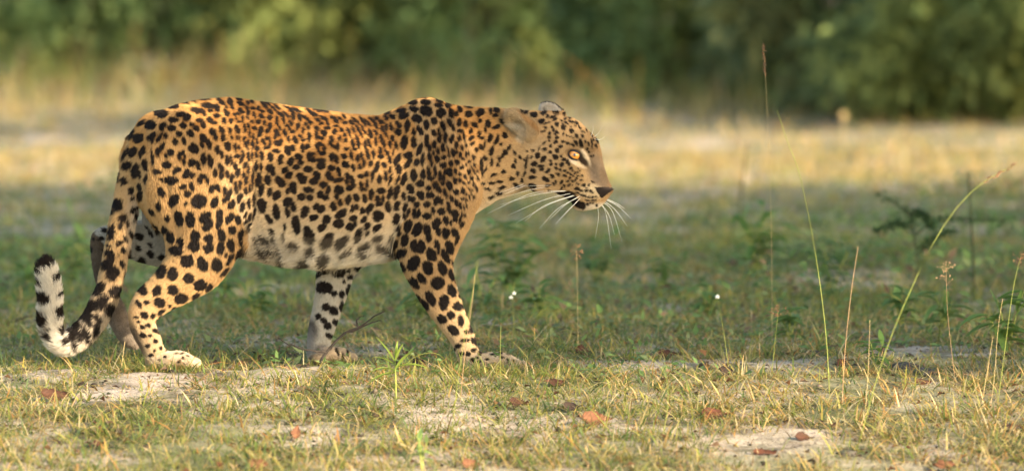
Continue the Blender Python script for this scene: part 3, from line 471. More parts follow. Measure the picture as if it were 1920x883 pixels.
NX, NY, NZ = [int(v) for v in np.ceil((hi - lo) / VOX)]
vgx = (lo[0] + VOX * np.arange(NX)).astype(np.float32); vgy = (lo[1] + VOX * np.arange(NY)).astype(np.float32); vgz = (lo[2] + VOX * np.arange(NZ)).astype(np.float32)
# trunk, neck and head
pr_x = np.array([W(p[0], 400, 0)[0] for p in PROF])
pr_t = np.array([W(p[0], p[1] + INSET, 0)[2] for p in PROF]); pr_b = np.array([W(p[0], p[2] - INSET * 1.2, 0)[2] for p in PROF]); pr_w = (PROF[:, 3] - 2) * M1
def smooth_interp(x, xs, ys):
    f = np.interp(np.linspace(xs[0], xs[-1], 1200), xs, ys)
    k = np.ones(9) / 9
    fp = np.pad(f, 4, mode='edge'); f = np.convolve(fp, k, 'valid')
    return np.interp(x, np.linspace(xs[0], xs[-1], 1200), f)
T = smooth_interp(vgx, pr_x, pr_t); B = smooth_interp(vgx, pr_x, pr_b); Wd = smooth_interp(vgx, pr_x, pr_w)
cz = (T + B) / 2; hz = (T - B) / 2
out_x = np.maximum(np.maximum(pr_x[0] - vgx, vgx - pr_x[-1]), 0)
yy = vgy[None, :, None] / Wd[:, None, None]; zz = (vgz[None, None, :] - cz[:, None, None]) / hz[:, None, None]
# a cat's trunk is wider low on the ribs and narrow over the spine
shape = 1 + 0.10 * np.clip(-zz, -1, 1)
e = (np.abs(yy / shape) ** 2.25 + np.abs(zz) ** 2.25) ** (1 / 2.25)
VOL = ((e - 1) * np.minimum(Wd, hz)[:, None, None] + out_x[:, None, None]).astype(np.float32)
del yy, zz, e, shape
def block(a, b):
    i0 = np.maximum(np.floor((a - lo) / VOX).astype(int), 0); i1 = np.minimum(np.ceil((b - lo) / VOX).astype(int) + 1, (NX, NY, NZ))
    return tuple(slice(u, v) for u, v in zip(i0, i1))
CHAIN = {}
def add_chain(name, P, k):
    n = 5 * (len(P) - 1) + 1
    pts, r, q = chain_rows(P, n)
    CHAIN[name] = (pts, r, q)
    sl = block((pts - np.maximum(r, q)[:, None]).min(0) - 0.05, (pts + np.maximum(r, q)[:, None]).max(0) + 0.05)
    sub = VOL[sl]
    best = np.full(sub.shape, 9.0, np.float32); bt = np.zeros(sub.shape, np.float32)
    for i in range(n - 1):
        a, b = pts[i], pts[i + 1]; rm = max(r[i], r[i + 1], q[i], q[i + 1]) + 0.05
        s2 = block(np.minimum(a, b) - rm, np.maximum(a, b) + rm)
        s2 = tuple(slice(max(s.start, t.start), min(s.stop, t.stop)) for s, t in zip(s2, sl))
        rel = tuple(slice(max(s.start - t.start, 0), s.stop - t.start) for s, t in zip(s2, sl))
        X = vgx[s2[0]][:, None, None] - a[0]; Y = vgy[s2[1]][None, :, None] - a[1]; Z = vgz[s2[2]][None, None, :] - a[2]
        d = b - a; L = float(d @ d) + 1e-9
        h = np.clip((X * d[0] + Y * d[1] + Z * d[2]) / L, 0, 1)
        rr = r[i] + (r[i + 1] - r[i]) * h; qq = q[i] + (q[i + 1] - q[i]) * h
        dd = np.sqrt((X - d[0] * h) ** 2 + (Z - d[2] * h) ** 2 + ((Y - d[1] * h) * rr / qq) ** 2) - rr
        bb = best[rel]; m = dd < bb
        bb[m] = dd[m]; bt[rel][m] = ((i + h) / (n - 1))[m]
    kk = (k[0] * (1 - bt) + k[1] * bt) * M1 if name != 'tail' else (k[0] * np.clip(1 - bt * 5, 0, 1) + k[1]) * M1
    h = np.maximum(kk - np.abs(best - sub), 0) / kk
    VOL[sl] = np.minimum(best, sub) - h * h * kk * 0.25
def add_ell(px, py, y, ax, az, ay, ang=0.0, k=8, cut=False, yaw=0.0):
    """ellipsoid with its first axis turned by ang in the picture; cut = carve it out"""
    c = W(px, py, y * M1); ax, az, ay, k = ax * M1, az * M1, ay * M1, k * M1
    m = max(ax, ay, az) + 0.03
    sl = block(c - m, c + m)
    X = vgx[sl[0]][:, None, None] - c[0]; Y = vgy[sl[1]][None, :, None] - c[1]; Z = vgz[sl[2]][None, None, :] - c[2]
    if yaw: X, Y = X * math.cos(yaw) + Y * math.sin(yaw), -X * math.sin(yaw) + Y * math.cos(yaw)
    ca, sa = math.cos(R(ang)), math.sin(R(ang))
    U = X * ca - Z * sa; V = X * sa + Z * ca
    d = (np.sqrt((U / ax) ** 2 + (V / az) ** 2 + (Y / ay) ** 2) - 1) * min(ax, ay, az)
    s = VOL[sl]
    if cut:
        d = -d; h = np.maximum(k - np.abs(d - s), 0) / k
        VOL[sl] = np.maximum(d, s) + h * h * k * 0.25
    else:
        h = np.maximum(k - np.abs(d - s), 0) / k
        VOL[sl] = np.minimum(d, s) - h * h * k * 0.25
for nm in ('thigh_near', 'paw_near_hind', 'thigh_far', 'shoulder_near', 'paw_near_fore', 'shoulder_far', 'paw_far_fore', 'tail'):
    add_chain(nm, CH[nm]['P'], CH[nm]['k'])
# toes
for (x, y, d, s) in ((352,680,-92,9),(362,680,-80,9),(363,680,-67,9),(354,679,-55,9),(962,685,-92,10),(972,684,-79,10),(972,684,-66,10),(962,683,-54,10),(650,668,50,8),(657,669,62,8),(657,669,75,8),(650,669,87,8)):
    add_ell(x + 2, y, d, s * 1.35, s * 1.05, s * 0.72, 10, 2)
# head: brow ridges, cheek bones, muzzle pads, chin, jaw
for s in (-1, 1):
    add_ell(1096, 266, 28 * s, 25, 12, 11, 38, 8)          # brow
    add_ell(1040, 310, 44 * s, 34, 26, 13, 10, 12)          # cheek
    add_ell(1110, 355, 19 * s, 24, 17, 13, 8, 8)            # whisker pad
    add_ell(1012, 338, 40 * s, 30, 22, 12, 20, 14)          # ruff
    add_ell(1076, 292, 50 * s, 12, 9, 15, 20, 5, cut=True)  # eye socket
    add_ell(1106, 318, 36 * s, 22, 13, 12, 62, 10, cut=True)  # hollow beside the nose bridge
    add_ell(1070, 374, 44 * s, 30, 1.6, 20, 26, 4, cut=True)  # corner of the mouth
add_ell(1098, 385, 0, 22, 8, 17, -8, 8)                     # chin
# ears: a cup laid back on each side
add_ell(980, 235, -48, 37, 22, 13, 45, 6, yaw=-0.2)
add_ell(960, 220, -51, 13, 14, 7, 0, 6, yaw=-0.2)
add_ell(967, 239, -66, 28, 16, 15, 47, 3, cut=True, yaw=-0.2)
add_ell(1036, 212, 46, 30, 18, 10, 32, 7, yaw=0.3)
add_ell(1034, 210, 36, 24, 13, 8, 32, 3, cut=True, yaw=0.3)
# folds of loose skin
add_ell(733, 420, -100, 5, 66, 10, -3, 10, cut=True)
add_ell(474, 400, -92, 5, 78, 10, 3, 12, cut=True)
add_ell(876, 322, -88, 6, 58, 12, -6, 14, cut=True)
add_ell(768, 300, -98, 6, 52, 9, 14, 14, cut=True)
add_ell(828, 230, -70, 5, 34, 9, 20, 12, cut=True)
add_ell(318, 380, -97, 6, 60, 8, -12, 14, cut=True)
for ax in range(3):                                          # one gentle blur
    V2 = VOL.copy(); n = VOL.shape[ax]
    a = [slice(None)] * 3; b = [slice(None)] * 3; c = [slice(None)] * 3
    a[ax] = slice(1, n - 1); b[ax] = slice(0, n - 2); c[ax] = slice(2, n)
    V2[tuple(a)] = 0.5 * VOL[tuple(a)] + 0.25 * (VOL[tuple(b)] + VOL[tuple(c)]); VOL = V2
def surface_nets(V, lo, h):
    ins = V < 0
    cnt = np.zeros(tuple(s - 1 for s in V.shape), np.uint8)
    offs = [(i, j, k) for i in (0, 1) for j in (0, 1) for k in (0, 1)]
    sh = cnt.shape
    for i, j, k in offs: cnt += ins[i:i + sh[0], j:j + sh[1], k:k + sh[2]]
    act = (cnt > 0) & (cnt < 8)
    I = np.argwhere(act); idx = np.full(sh, -1, np.int32); idx[act] = np.arange(len(I))
    val = {o: V[I[:, 0] + o[0], I[:, 1] + o[1], I[:, 2] + o[2]] for o in offs}
    acc = np.zeros((len(I), 3)); num = np.zeros(len(I))
    for o in offs:
        for ax in range(3):
            if o[ax]: continue
            p = list(o); p[ax] = 1; p = tuple(p)
            a, b = val[o], val[p]; m = (a < 0) != (b < 0)
            t = a[m] / (a[m] - b[m])
            q = np.tile(np.array(o, float), (m.sum(), 1)); q[:, ax] += t
            acc[m] += q; num[m] += 1
    verts = lo + h * (I + acc / num[:, None])
    quads = []
    for ax in range(3):
        u, v = (ax + 1) % 3, (ax + 2) % 3
        s0 = [slice(1, n - 1) for n in V.shape]; s1 = list(s0)
        s0[ax] = slice(0, V.shape[ax] - 1); s1[ax] = slice(1, V.shape[ax])
        A, Bm = ins[tuple(s0)], ins[tuple(s1)]
        for flip, m in ((False, A & ~Bm), (True, ~A & Bm)):
            E = np.argwhere(m) + np.array([0 if i == ax else 1 for i in range(3)])
            c = []
            for du, dv in ((-1, -1), (0, -1), (0, 0), (-1, 0)):
                F = E.copy(); F[:, u] += du; F[:, v] += dv
                c.append(idx[F[:, 0], F[:, 1], F[:, 2]])
            q = np.stack(c if not flip else c[::-1], 1)
            quads.append(q)
    return verts, np.concatenate(quads)
BV, BQ = surface_nets(VOL, lo.astype(float) , VOX)
del VOL
# relax
ed = np.concatenate([BQ[:, [0, 1]], BQ[:, [1, 2]], BQ[:, [2, 3]], BQ[:, [3, 0]]]); ed = np.concatenate([ed, ed[:, ::-1]])
for lam in (0.5, -0.52, 0.5, -0.52, 0.4, -0.4):
    acc = np.zeros_like(BV); num = np.bincount(ed[:, 0], minlength=len(BV))[:, None]
    for a in range(3): acc[:, a] = np.bincount(ed[:, 0], weights=BV[ed[:, 1], a], minlength=len(BV))
    BV = BV + lam * (acc / np.maximum(num, 1) - BV)
def face_normals(V, Q):
    n = np.cross(V[Q[:, 2]] - V[Q[:, 0]], V[Q[:, 3]] - V[Q[:, 1]])
    return n
FN = face_normals(BV, BQ)
VN = np.zeros_like(BV)
for c in range(4):
    for a in range(3): VN[:, a] += np.bincount(BQ[:, c], weights=FN[:, a], minlength=len(BV))
VN /= np.linalg.norm(VN, axis=1)[:, None] + 1e-12

# ------------------------------------------------------------------ coat colour at any place on the body
NAMES = list(CHAIN)
def nearest_chain(P):
    """per point: distance to each limb's surface, the limb's own direction there, how far along it, and its mid depth"""
    D = np.full((len(P), len(NAMES)), 9.0); TAN = np.zeros((len(P), len(NAMES), 3)); TT = np.zeros((len(P), len(NAMES))); YC = np.zeros((len(P), len(NAMES)))
    for c, nm in enumerate(NAMES):
        pts, r, q = CHAIN[nm]; n = len(pts)
        tg = np.gradient(pts, axis=0); tg /= np.linalg.norm(tg, axis=1)[:, None]
        sel = np.nonzero(np.all((P > pts.min(0) - 0.16) & (P < pts.max(0) + 0.16), axis=1))[0]
        if not len(sel): continue
        best = np.full(len(sel), 9.0); bi = np.zeros(len(sel), int)
        for i in range(n):
            v = P[sel] - pts[i]
            d = np.sqrt(v[:, 0] ** 2 + v[:, 2] ** 2 + (v[:, 1] * r[i] / q[i]) ** 2) - r[i]
            m = d < best; best[m] = d[m]; bi[m] = i
        D[sel, c] = best; TAN[sel, c] = tg[bi]; TT[sel, c] = bi / (n - 1); YC[sel, c] = pts[bi, 1]
    return D, TAN, TT, YC
NOSE = W(1147, 352, 0.0)
def trunk_d(P):
    x = np.clip(P[:, 0], pr_x[0], pr_x[-1])
    t = np.interp(x, vgx, T); b = np.interp(x, vgx, B); w = np.interp(x, vgx, Wd)
    e = np.sqrt((P[:, 1] / w) ** 2 + ((P[:, 2] - (t + b) / 2) / ((t - b) / 2)) ** 2)
    return (e - 1) * np.minimum(w, (t - b) / 2)
def coat(P, N):
    """-> base colour (n,3), flow direction (n,3), hair length (n), clump/wild (n)"""
    D, TAN, TT, YC = nearest_chain(P)
    dt = trunk_d(P)
    n = len(P)
    c = D.argmin(1); dc = D[np.arange(n), c]
    limb = (dc < dt - 0.004)
    ymid = np.where(limb, YC[np.arange(n), c], 0.0)
    # the far half of each limb or trunk wears the mirrored marks
    Pm = P.copy(); far = P[:, 1] > ymid
    Pm[far, 1] = 2 * ymid[far] - P[far, 1]
    px, py = project(Pm)
    dark, halo = spot_field(px, py, grow=1.03)
    ids = np.array([NAMES.index(k) for k in NAMES])
    nm = np.array(NAMES)[c]
    t = TT[np.arange(n), c]
    is_tail = limb & (nm == 'tail')
    is_leg = limb & ~is_tail
    is_far_leg = is_leg & np.char.find(nm.astype(str), 'far') >= 0
    is_far_leg = is_leg & (np.char.find(nm.astype(str), 'far') >= 0)
    is_paw = limb & (np.char.find(nm.astype(str), 'paw') >= 0)
    head = ~limb & (px > 985)
    inner = np.where(is_leg, np.where(is_far_leg, N[:, 1] < 0.1, N[:, 1] > 0.1), False)
    # ground colours of the coat (albedo, some shade on legs and paws painted in)
    gold = np.array([0.42, 0.222, 0.074]); tan = np.array([0.405, 0.258, 0.118]); cream = np.array([0.52, 0.415, 0.275]); white = np.array([0.64, 0.585, 0.49]); grey = np.array([0.50, 0.43, 0.34])
    hgt = np.interp(px, PROF[:, 0], PROF[:, 1]); bot = np.interp(px, PROF[:, 0], PROF[:, 2])
    f = np.clip((py - hgt) / np.maximum(bot - hgt, 1), 0, 1)       # 0 = spine, 1 = belly
    mixv = lambda a, b, w: a * (1 - w[:, None]) + b * w[:, None]
    base = np.tile(gold, (n, 1))
    base = mixv(base, tan, sstep(0.18, 0.55, f))
    base = mixv(base, cream, sstep(0.50, 0.92, f) * sstep(330, 520, px) * (1 - sstep(800, 900, px)))
    base = mixv(base, np.array([0.52, 0.48, 0.41]), sstep(0.76, 1.05, f) * sstep(420, 500, px) * (1 - sstep(715, 750, px)) * 0.95)
    base = mixv(base, white, sstep(0.55, 0.95, -N[:, 2]) * 0.7 * (~limb))
    leg = np.tile(np.array([0.40, 0.245, 0.108]), (n, 1))
    leg = mixv(leg, cream, sstep(0.45, 0.95, t) * 0.45)
    base = np.where(is_leg[:, None], leg, base)
    base = np.where((is_leg & (nm == 'thigh_near') & (t < 0.35))[:, None], mixv(np.tile(np.array([0.40, 0.232, 0.090]), (n, 1)), leg, t / 0.35), base)
    base = np.where((is_leg & (nm == 'shoulder_near') & (t < 0.5))[:, None], np.array([0.405, 0.256, 0.118]), base)
    base = np.where(inner[:, None], white * np.where((nm == 'thigh_far')[:, None], 0.52, 0.66), base)  # white inner sides, dimmed: shade on the far legs put into the colour
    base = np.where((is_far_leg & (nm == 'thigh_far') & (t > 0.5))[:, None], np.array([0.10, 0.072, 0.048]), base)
    base = np.where(is_paw[:, None], np.array([0.44, 0.335, 0.225]) * np.where(px < 420, 1.15, 1.0)[:, None], base)  # tan-grey paws, partly shade put into the colour; hind paw lighter
    # tail: gold above, whiter towards the tip and on the underside
    tl = mixv(np.tile(tan, (n, 1)), white * 0.9, np.clip(sstep(0.35, 0.75, t) + sstep(225, 262, px - 0) * sstep(330, 420, py) * 0.7, 0, 1))
    base = np.where(is_tail[:, None], tl, base)
    # throat, chin, lips
    thr = sstep(330, 372, py) * sstep(880, 930, px) * (1 - sstep(1030, 1060, px))
    base = mixv(base, cream, thr * 0.75 * (~limb))
    chin = sstep(376, 386, py) * sstep(1088, 1100, px)
    base = mixv(base, white * 0.92, chin)
    # head colours
    face = np.where(head)[0]
    def paint(cx, cy, a, b, ang, col, soft, w=1.0, only=None):
        u = (px - cx) * math.cos(R(ang)) + (py - cy) * math.sin(R(ang)); v = -(px - cx) * math.sin(R(ang)) + (py - cy) * math.cos(R(ang))
        e = np.sqrt((u / a) ** 2 + (v / b) ** 2)
        k = (1 - sstep(1 - soft, 1 + soft, e)) * w
        if only is not None: k = k * only
        return mixv(base, np.array(col), k)
    hd = (px > 935).astype(float) * (~limb)
    nose_mask = ((py > 351.5 - 0.02 * (px - 1116)) & (px > 1115 + 0.30 * (py - 350)) & (py < 371.5 - 0.75 * (px - 1129) * (px > 1129)) & (py < 352 + 1.45 * (px - 1114))).astype(float) * hd
    base = paint(1050, 300, 90, 100, 0, (0.375, 0.258, 0.138), 0.5, 0.85, hd)
    base = paint(1122, 322, 19, 46, -20, (0.235, 0.170, 0.115), 0.5, 0.95, hd)     # grey-brown nose bridge
    base = paint(1098, 295, 17, 5.5, 62, (0.74, 0.62, 0.46), 0.4, 0.95, hd)        # pale patch before the eye
    base = paint(1082, 307, 17, 4.5, 27, (0.74, 0.61, 0.45), 0.4, 0.95, hd)        # pale line under the eye
    base = paint(1108, 360, 22, 15, 5, (0.62, 0.50, 0.33), 0.4, 0.8, hd)           # whisker pad
    base = paint(1033, 368, 24, 8, 0, (0.66, 0.57, 0.44), 0.4, 0.8, hd)
    base = paint(976, 232, 40, 25, 45, (0.25, 0.19, 0.115), 0.3, 0.92, hd)          # ear cup
    base = paint(966, 238, 17, 6, 15, (0.40, 0.335, 0.245), 0.6, 0.85, hd)
    base = paint(955, 210, 14, 10, 45, (0.33, 0.235, 0.13), 0.5, 0.8, hd)            # tufts in the ear
    base = paint(992, 228, 28, 5, 45, (0.30, 0.165, 0.070), 0.5, 0.85, hd)            # rusty ear rim
    base = paint(977, 258, 9, 9, 0, (0.52, 0.45, 0.35), 0.6, 0.8, hd)
    base = paint(997, 262, 26, 17, 30, (0.36, 0.26, 0.155), 0.5, 0.75, hd)
    farear = hd * (P[:, 1] > 0.02) * (P[:, 2] > W(1040, 208, 0.05)[2])
    base = mixv(base, np.array((0.36, 0.335, 0.30)), farear * 1.0)
    rim = farear * sstep(2.0, 4.5, (px - 1015) * 0.35 - (py - 204) * 1.0) * 0.0
    base = paint(1078, 290, 17, 10.5, 16, (0.03, 0.02, 0.016), 0.3, 0.95, hd)        # dark rims of the eye
    base = paint(1093, 302, 14, 6, 40, (0.03, 0.02, 0.016), 0.4, 0.95, hd)         # tear mark
    # dark patches: back of the hind foot (shade painted in), far wrist, far heel
    leg1 = is_leg.astype(float)
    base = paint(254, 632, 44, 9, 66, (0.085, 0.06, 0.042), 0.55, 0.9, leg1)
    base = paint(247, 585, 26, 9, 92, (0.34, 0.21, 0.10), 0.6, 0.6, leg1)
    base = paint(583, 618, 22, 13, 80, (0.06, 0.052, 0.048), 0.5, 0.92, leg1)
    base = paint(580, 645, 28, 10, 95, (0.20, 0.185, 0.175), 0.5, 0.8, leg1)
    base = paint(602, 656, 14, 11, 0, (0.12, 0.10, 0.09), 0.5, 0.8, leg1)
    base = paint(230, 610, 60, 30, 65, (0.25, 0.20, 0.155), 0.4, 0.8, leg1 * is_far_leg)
    base = paint(500, 470, 36, 26, 10, (0.40, 0.335, 0.25), 0.7, 0.7, (~limb).astype(float))
    # warm rosette centres
    ros = sstep(0.55, 1.5, halo) * (1 - 0.75 * sstep(0.55, 0.85, f)) * (py < 440) * (px < 900) * (px > 290)
    base = base * (1 - ros[:, None] * np.array([0.36, 0.46, 0.58]))
    # individual variation
    base = base * (1 + 0.10 * noise3(P, 30, 3) + 0.06 * noise3(P, 110, 4))[:, None]
    fade = np.ones(n)
    fade = np.where(~limb & (f > 0.82) & (px < 745) & (px > 440), 0.90, fade)       # belly marks blur into the long hair
    black = np.array([0.009, 0.007, 0.0065])
    brown = np.array([0.045, 0.026, 0.015])
    spotc = mixv(np.tile(black, (n, 1)), brown, np.clip(0.35 + 0.5 * noise3(P, 45, 6), 0, 1) * np.where(is_leg, 0.2, 0.35))
    noface = np.where(farear > 0, 0, 1)
    d = np.clip(dark * fade * noface, 0, 1)
    # nose bridge and ear cup carry no spots
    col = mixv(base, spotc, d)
    er = farear * np.maximum(sstep(0.35, 0.7, N[:, 2]), sstep(0.3, 0.6, N[:, 0]))
    col = mixv(col, np.array((0.03, 0.026, 0.024)), np.clip(er, 0, 1))
    col = mixv(col, np.array((0.020, 0.015, 0.013)) * (1 + 3.0 * sstep(358, 351, py) * sstep(1122, 1140, px))[:, None], nose_mask)
    # hair flow
    body_flow = np.stack([-np.ones(n), 0.25 * np.sign(N[:, 1]) * np.abs(N[:, 2]), -0.12 - 0.75 * f], 1)
    hv = P - NOSE + np.array([0, 0, 0.02]); hv /= np.linalg.norm(hv, axis=1)[:, None] + 1e-9
    wh = sstep(900, 1000, px)
    body_flow = mixv(body_flow, hv, wh)
    wl = 1 / (1 + np.exp(np.clip((dc - dt) / 0.012, -30, 30)))
    flow = mixv(body_flow, TAN[np.arange(n), c], wl)
    flow += 0.35 * np.stack([noise3(P, 22, 21), noise3(P, 22, 22), noise3(P, 22, 23)], 1)
    flow -= N * (flow * N).sum(1)[:, None]
    flow /= np.linalg.norm(flow, axis=1)[:, None] + 1e-9
    L = np.full(n, 0.0080)
    belly = sstep(0.72, 1.0, f) * (~limb) * sstep(400, 470, px) * (1 - sstep(740, 790, px))
    L = L + belly * 0.021
    L = np.where(is_leg, 0.0085 - 0.0030 * sstep(0.5, 1, t), L)
    L = np.where(is_leg & (nm == 'thigh_near') & (t < 0.3), 0.0095, L)
    L = np.where(is_paw, 0.0058, L)
    L = np.where(is_tail, 0.013 + 0.010 * sstep(0.3, 0.7, t), L)
    L = np.where(~limb & (px > 960), 0.0062, L)
    L = np.where(hd > 0, L * (1 - 0.45 * sstep(1060, 1130, px)), L)
    L = np.where(((px - 966) / 20) ** 2 + ((py - 240) / 18) ** 2 < 1, 0.013, L)
    L = np.where(farear > 0, 0.004, L)
    wild = 0.25 + 0.55 * belly + np.where(is_tail, 0.25, 0.0) + np.where(((px - 970) / 22) ** 2 + ((py - 240) / 20) ** 2 < 1, 0.4, 0.0)
    # no hair in the eyes, on the nose leather or in the dark of the ear
    bare = (((px - 1077) / 14.5) ** 2 + ((py - 292) / 10.5) ** 2 < 1) | (nose_mask > 0.5)
    L = np.where(bare & ~limb, 0.0, L)
    return col, flow, L, wild
VC, VF, VL, VW = coat(BV, VN)

m_skin, nt, b = mat_new('leopard_skin')
a = nt.nodes.new('ShaderNodeAttribute'); a.attribute_name = 'col'
nt.links.new(a.outputs['Color'], b.inputs['Base Color']); b.inputs['Roughness'].default_value = 0.85; b.inputs['Specular IOR Level'].default_value = 0.1
m_fur, nt, b = mat_new('leopard_fur')
a = nt.nodes.new('ShaderNodeAttribute'); a.attribute_name = 'col'
nt.links.new(a.outputs['Color'], b.inputs['Base Color']); b.inputs['Roughness'].default_value = 0.6; b.inputs['Specular IOR Level'].default_value = 0.10
leo = link('leopard', None)
leo.empty_display_size = 0.2
tag(leo, 'spotted golden leopard walking to the right across the short grass', 'leopard')
me = np_mesh('body', BV, [BQ], [m_skin], smooth=True)
set_color(me, VC * 0.8)
body = link('body', me, leo)

# ------------------------------------------------------------------ fur
def make_fur(n_hair):
    area = 0.5 * np.linalg.norm(face_normals(BV, BQ), axis=1)
    fn = FN / (np.linalg.norm(FN, axis=1)[:, None] + 1e-12)
    w = area * np.where(fn[:, 1] < 0.35, 1.0, 0.30)
    fpx, fpy = project(BV[BQ].mean(1))
    w = w * np.where(fpx > 985, 2.2, 1.0) * np.where((fpy > 560), 1.6, 1.0)
    f = rng.choice(len(BQ), n_hair, p=w / w.sum())
    u, v = rng.random(n_hair), rng.random(n_hair)
    wts = np.stack([(1 - u) * (1 - v), u * (1 - v), u * v, (1 - u) * v], 1)
    Q = BQ[f]
    P = (BV[Q] * wts[:, :, None]).sum(1); N = (VN[Q] * wts[:, :, None]).sum(1); N /= np.linalg.norm(N, axis=1)[:, None]
    _, F, L, Wd_ = coat(P, N)
    C = coat(P + F * (L * 0.62)[:, None], N)[0]
    keep = L > 0.001
    P, N, C, F, L, Wd_ = P[keep], N[keep], C[keep], F[keep], L[keep], Wd_[keep]; n = len(P)
    L = L * (0.65 + 0.6 * rng.random(n))
    lift = 0.42 + 0.22 * rng.random(n) + 0.2 * noise3(P, 40, 31)
    side = np.cross(N, F)
    F = F + side * (Wd_ * (0.8 * noise3(P, 55, 33) + 0.5 * rng.normal(size=n)))[:, None]
    F /= np.linalg.norm(F, axis=1)[:, None]
    d0 = F * np.cos(lift)[:, None] + N * np.sin(lift)[:, None]
    p0 = P - N * 0.0006
    p1 = p0 + d0 * (L * 0.4)[:, None]
    d1 = F * np.cos(lift * 0.75)[:, None] + N * np.sin(lift * 0.75)[:, None]
    p2 = p1 + d1 * (L * 0.32)[:, None]
    d2 = F * np.cos(lift * 0.35)[:, None] + N * np.sin(lift * 0.35)[:, None] + np.array([0, 0, -0.25]) * Wd_[:, None]
    p3 = p2 + d2 * (L * 0.28)[:, None]
    pts = np.stack([p0, p1, p2, p3], 1).astype(np.float32)
    r = np.array([0.00052, 0.00048, 0.00036, 0.00012], np.float32)[None, :] * (0.8 + 0.5 * rng.random((n, 1))).astype(np.float32)
    C = C * (0.86 + 0.28 * rng.random((n, 1)))
    cu = bpy.data.hair_curves.new('fur')
    cu.add_curves([4] * n)
    cu.position_data.foreach_set('vector', pts.ravel())
    ra = cu.attributes.get('radius') or cu.attributes.new('radius', 'FLOAT', 'POINT')
    ra.data.foreach_set('value', np.ascontiguousarray(r).ravel())
    ca = cu.attributes.new('col', 'FLOAT_COLOR', 'CURVE')
    ca.data.foreach_set('color', np.concatenate([C, np.ones((n, 1))], 1).astype(np.float32).ravel())
    cu.materials.append(m_fur)
    o = link('fur', cu, body)
    o['kind'] = 'stuff'
    return o
if FUR: fur = make_fur(FUR)

# ------------------------------------------------------------------ eyes, nose, whiskers
def uv_sphere(bm, c, r, seg=24, ring=16, scale=(1, 1, 1), rot=None):
    m = Matrix.Translation(c) @ (rot.to_4x4() if rot else Matrix.Identity(4)) @ Matrix.Diagonal((*scale, 1)) 
    return bmesh.ops.create_uvsphere(bm, u_segments=seg, v_segments=ring, radius=r, matrix=m)
m_eye, nt, b = mat_new('eye_amber')
tc = nt.nodes.new('ShaderNodeTexCoord'); sx = nt.nodes.new('ShaderNodeSeparateXYZ'); nt.links.new(tc.outputs['Object'], sx.inputs[0])
cr = nt.nodes.new('ShaderNodeValToRGB')                          # along the eye's own axis: pupil, amber iris, dark rim
els = cr.color_ramp.elements
els[0].position = 0.0; els[0].color = (0.012, 0.008, 0.006, 1); els[1].position = 1.0; els[1].color = (0.004, 0.003, 0.003, 1)
for p, cc in ((0.60, (0.02, 0.012, 0.008, 1)), (0.66, (0.34, 0.13, 0.022, 1)), (0.90, (0.62, 0.27, 0.040, 1)), (0.965, (0.50, 0.19, 0.026, 1)), (0.978, (0.006, 0.004, 0.003, 1))):
    q = els.new(p); q.color = cc
nt.links.new(sx.outputs['Z'], cr.inputs[0]); nt.links.new(cr.outputs[0], b.inputs['Base Color'])
mp = nt.nodes.new('ShaderNodeMath'); mp.operation = 'DIVIDE'; mp.inputs[1].default_value = 13 * M1
nt.links.new(sx.outputs['Z'], mp.inputs[0]); nt.links.new(mp.outputs[0], cr.inputs[0])
b.inputs['Roughness'].default_value = 0.05; b.inputs['Specular IOR Level'].default_value = 0.6
b.inputs['Coat Weight'].default_value = 0.6; b.inputs['Coat Roughness'].default_value = 0.02
m_dark = mat_plain('dark_leather', (0.018, 0.014, 0.013), 0.45, 0.4, 0.3, 300, 0.4)
m_lid = mat_plain('eyelid_skin', (0.016, 0.011, 0.010), 0.5, 0.3, 0.3, 300)
for s in (-1, 1):
    c = Vector(W(1075.5, 291.5, 34 * s * M1))
    bm = bmesh.new()
    bmesh.ops.create_uvsphere(bm, u_segments=32, v_segments=20, radius=13 * M1)
    o = bm_obj('eye', bm, m_eye, leo)
    o.location = c
    gaze = Vector((0.16, 0.98 * s, 0.10)).normalized()
    o.rotation_euler = gaze.to_track_quat('Z', 'Y').to_euler()
    # almond rim of dark skin lying on the eyeball
    bm = bmesh.new()
    fr = gaze
    up = Vector((0, 0, 1)); rt = fr.cross(up).normalized(); up = rt.cross(fr)
    if s < 0: rt = -rt
    rt = Vector((1, 0, 0)); rt = (rt - fr * rt.dot(fr)).normalized(); up = Vector((0, 0, 1)); up = (up - fr * up.dot(fr)).normalized()
    inner, outer, skirt = [], [], []
    for k in range(40):
        a = 2 * math.pi * k / 40
        ca, sa = math.cos(a), math.sin(a)
        wi = 9.2 if ca < 0 else 11.2
        x = wi * ca; z = (6.0 if sa > 0 else 6.6) * math.copysign(abs(sa) ** 0.85, sa) - 0.30 * x
        xo = x + (3.0 * ca if ca < 0 else 5.0 * ca); zo = z + 3.4 * sa - (1.6 if ca > 0.6 else 0)
        xs = x * 1.0 + 6.5 * ca; zs = z + 6.2 * sa - (2.2 if ca > 0.6 else 0)
        def onball(xx, zz, rad):
            q = 1 - (xx * xx + zz * zz) / (rad * rad)
            return c + (rt * xx + up * zz + fr * (rad * math.sqrt(max(q, 0.02)))) * M1
        inner.append(bm.verts.new(onball(x, z, 13.4)))
        outer.append(bm.verts.new(onball(xo, zo, 15.2)))
        skirt.append(bm.verts.new(c + (rt * xs + up * zs + fr * 3.0) * M1))
    for k in range(40):
        bm.faces.new((inner[k], inner[(k + 1) % 40], outer[(k + 1) % 40], outer[k]))
        bm.faces.new((outer[k], outer[(k + 1) % 40], skirt[(k + 1) % 40], skirt[k]))
    bm_obj('eyelid', bm, m_lid, leo)
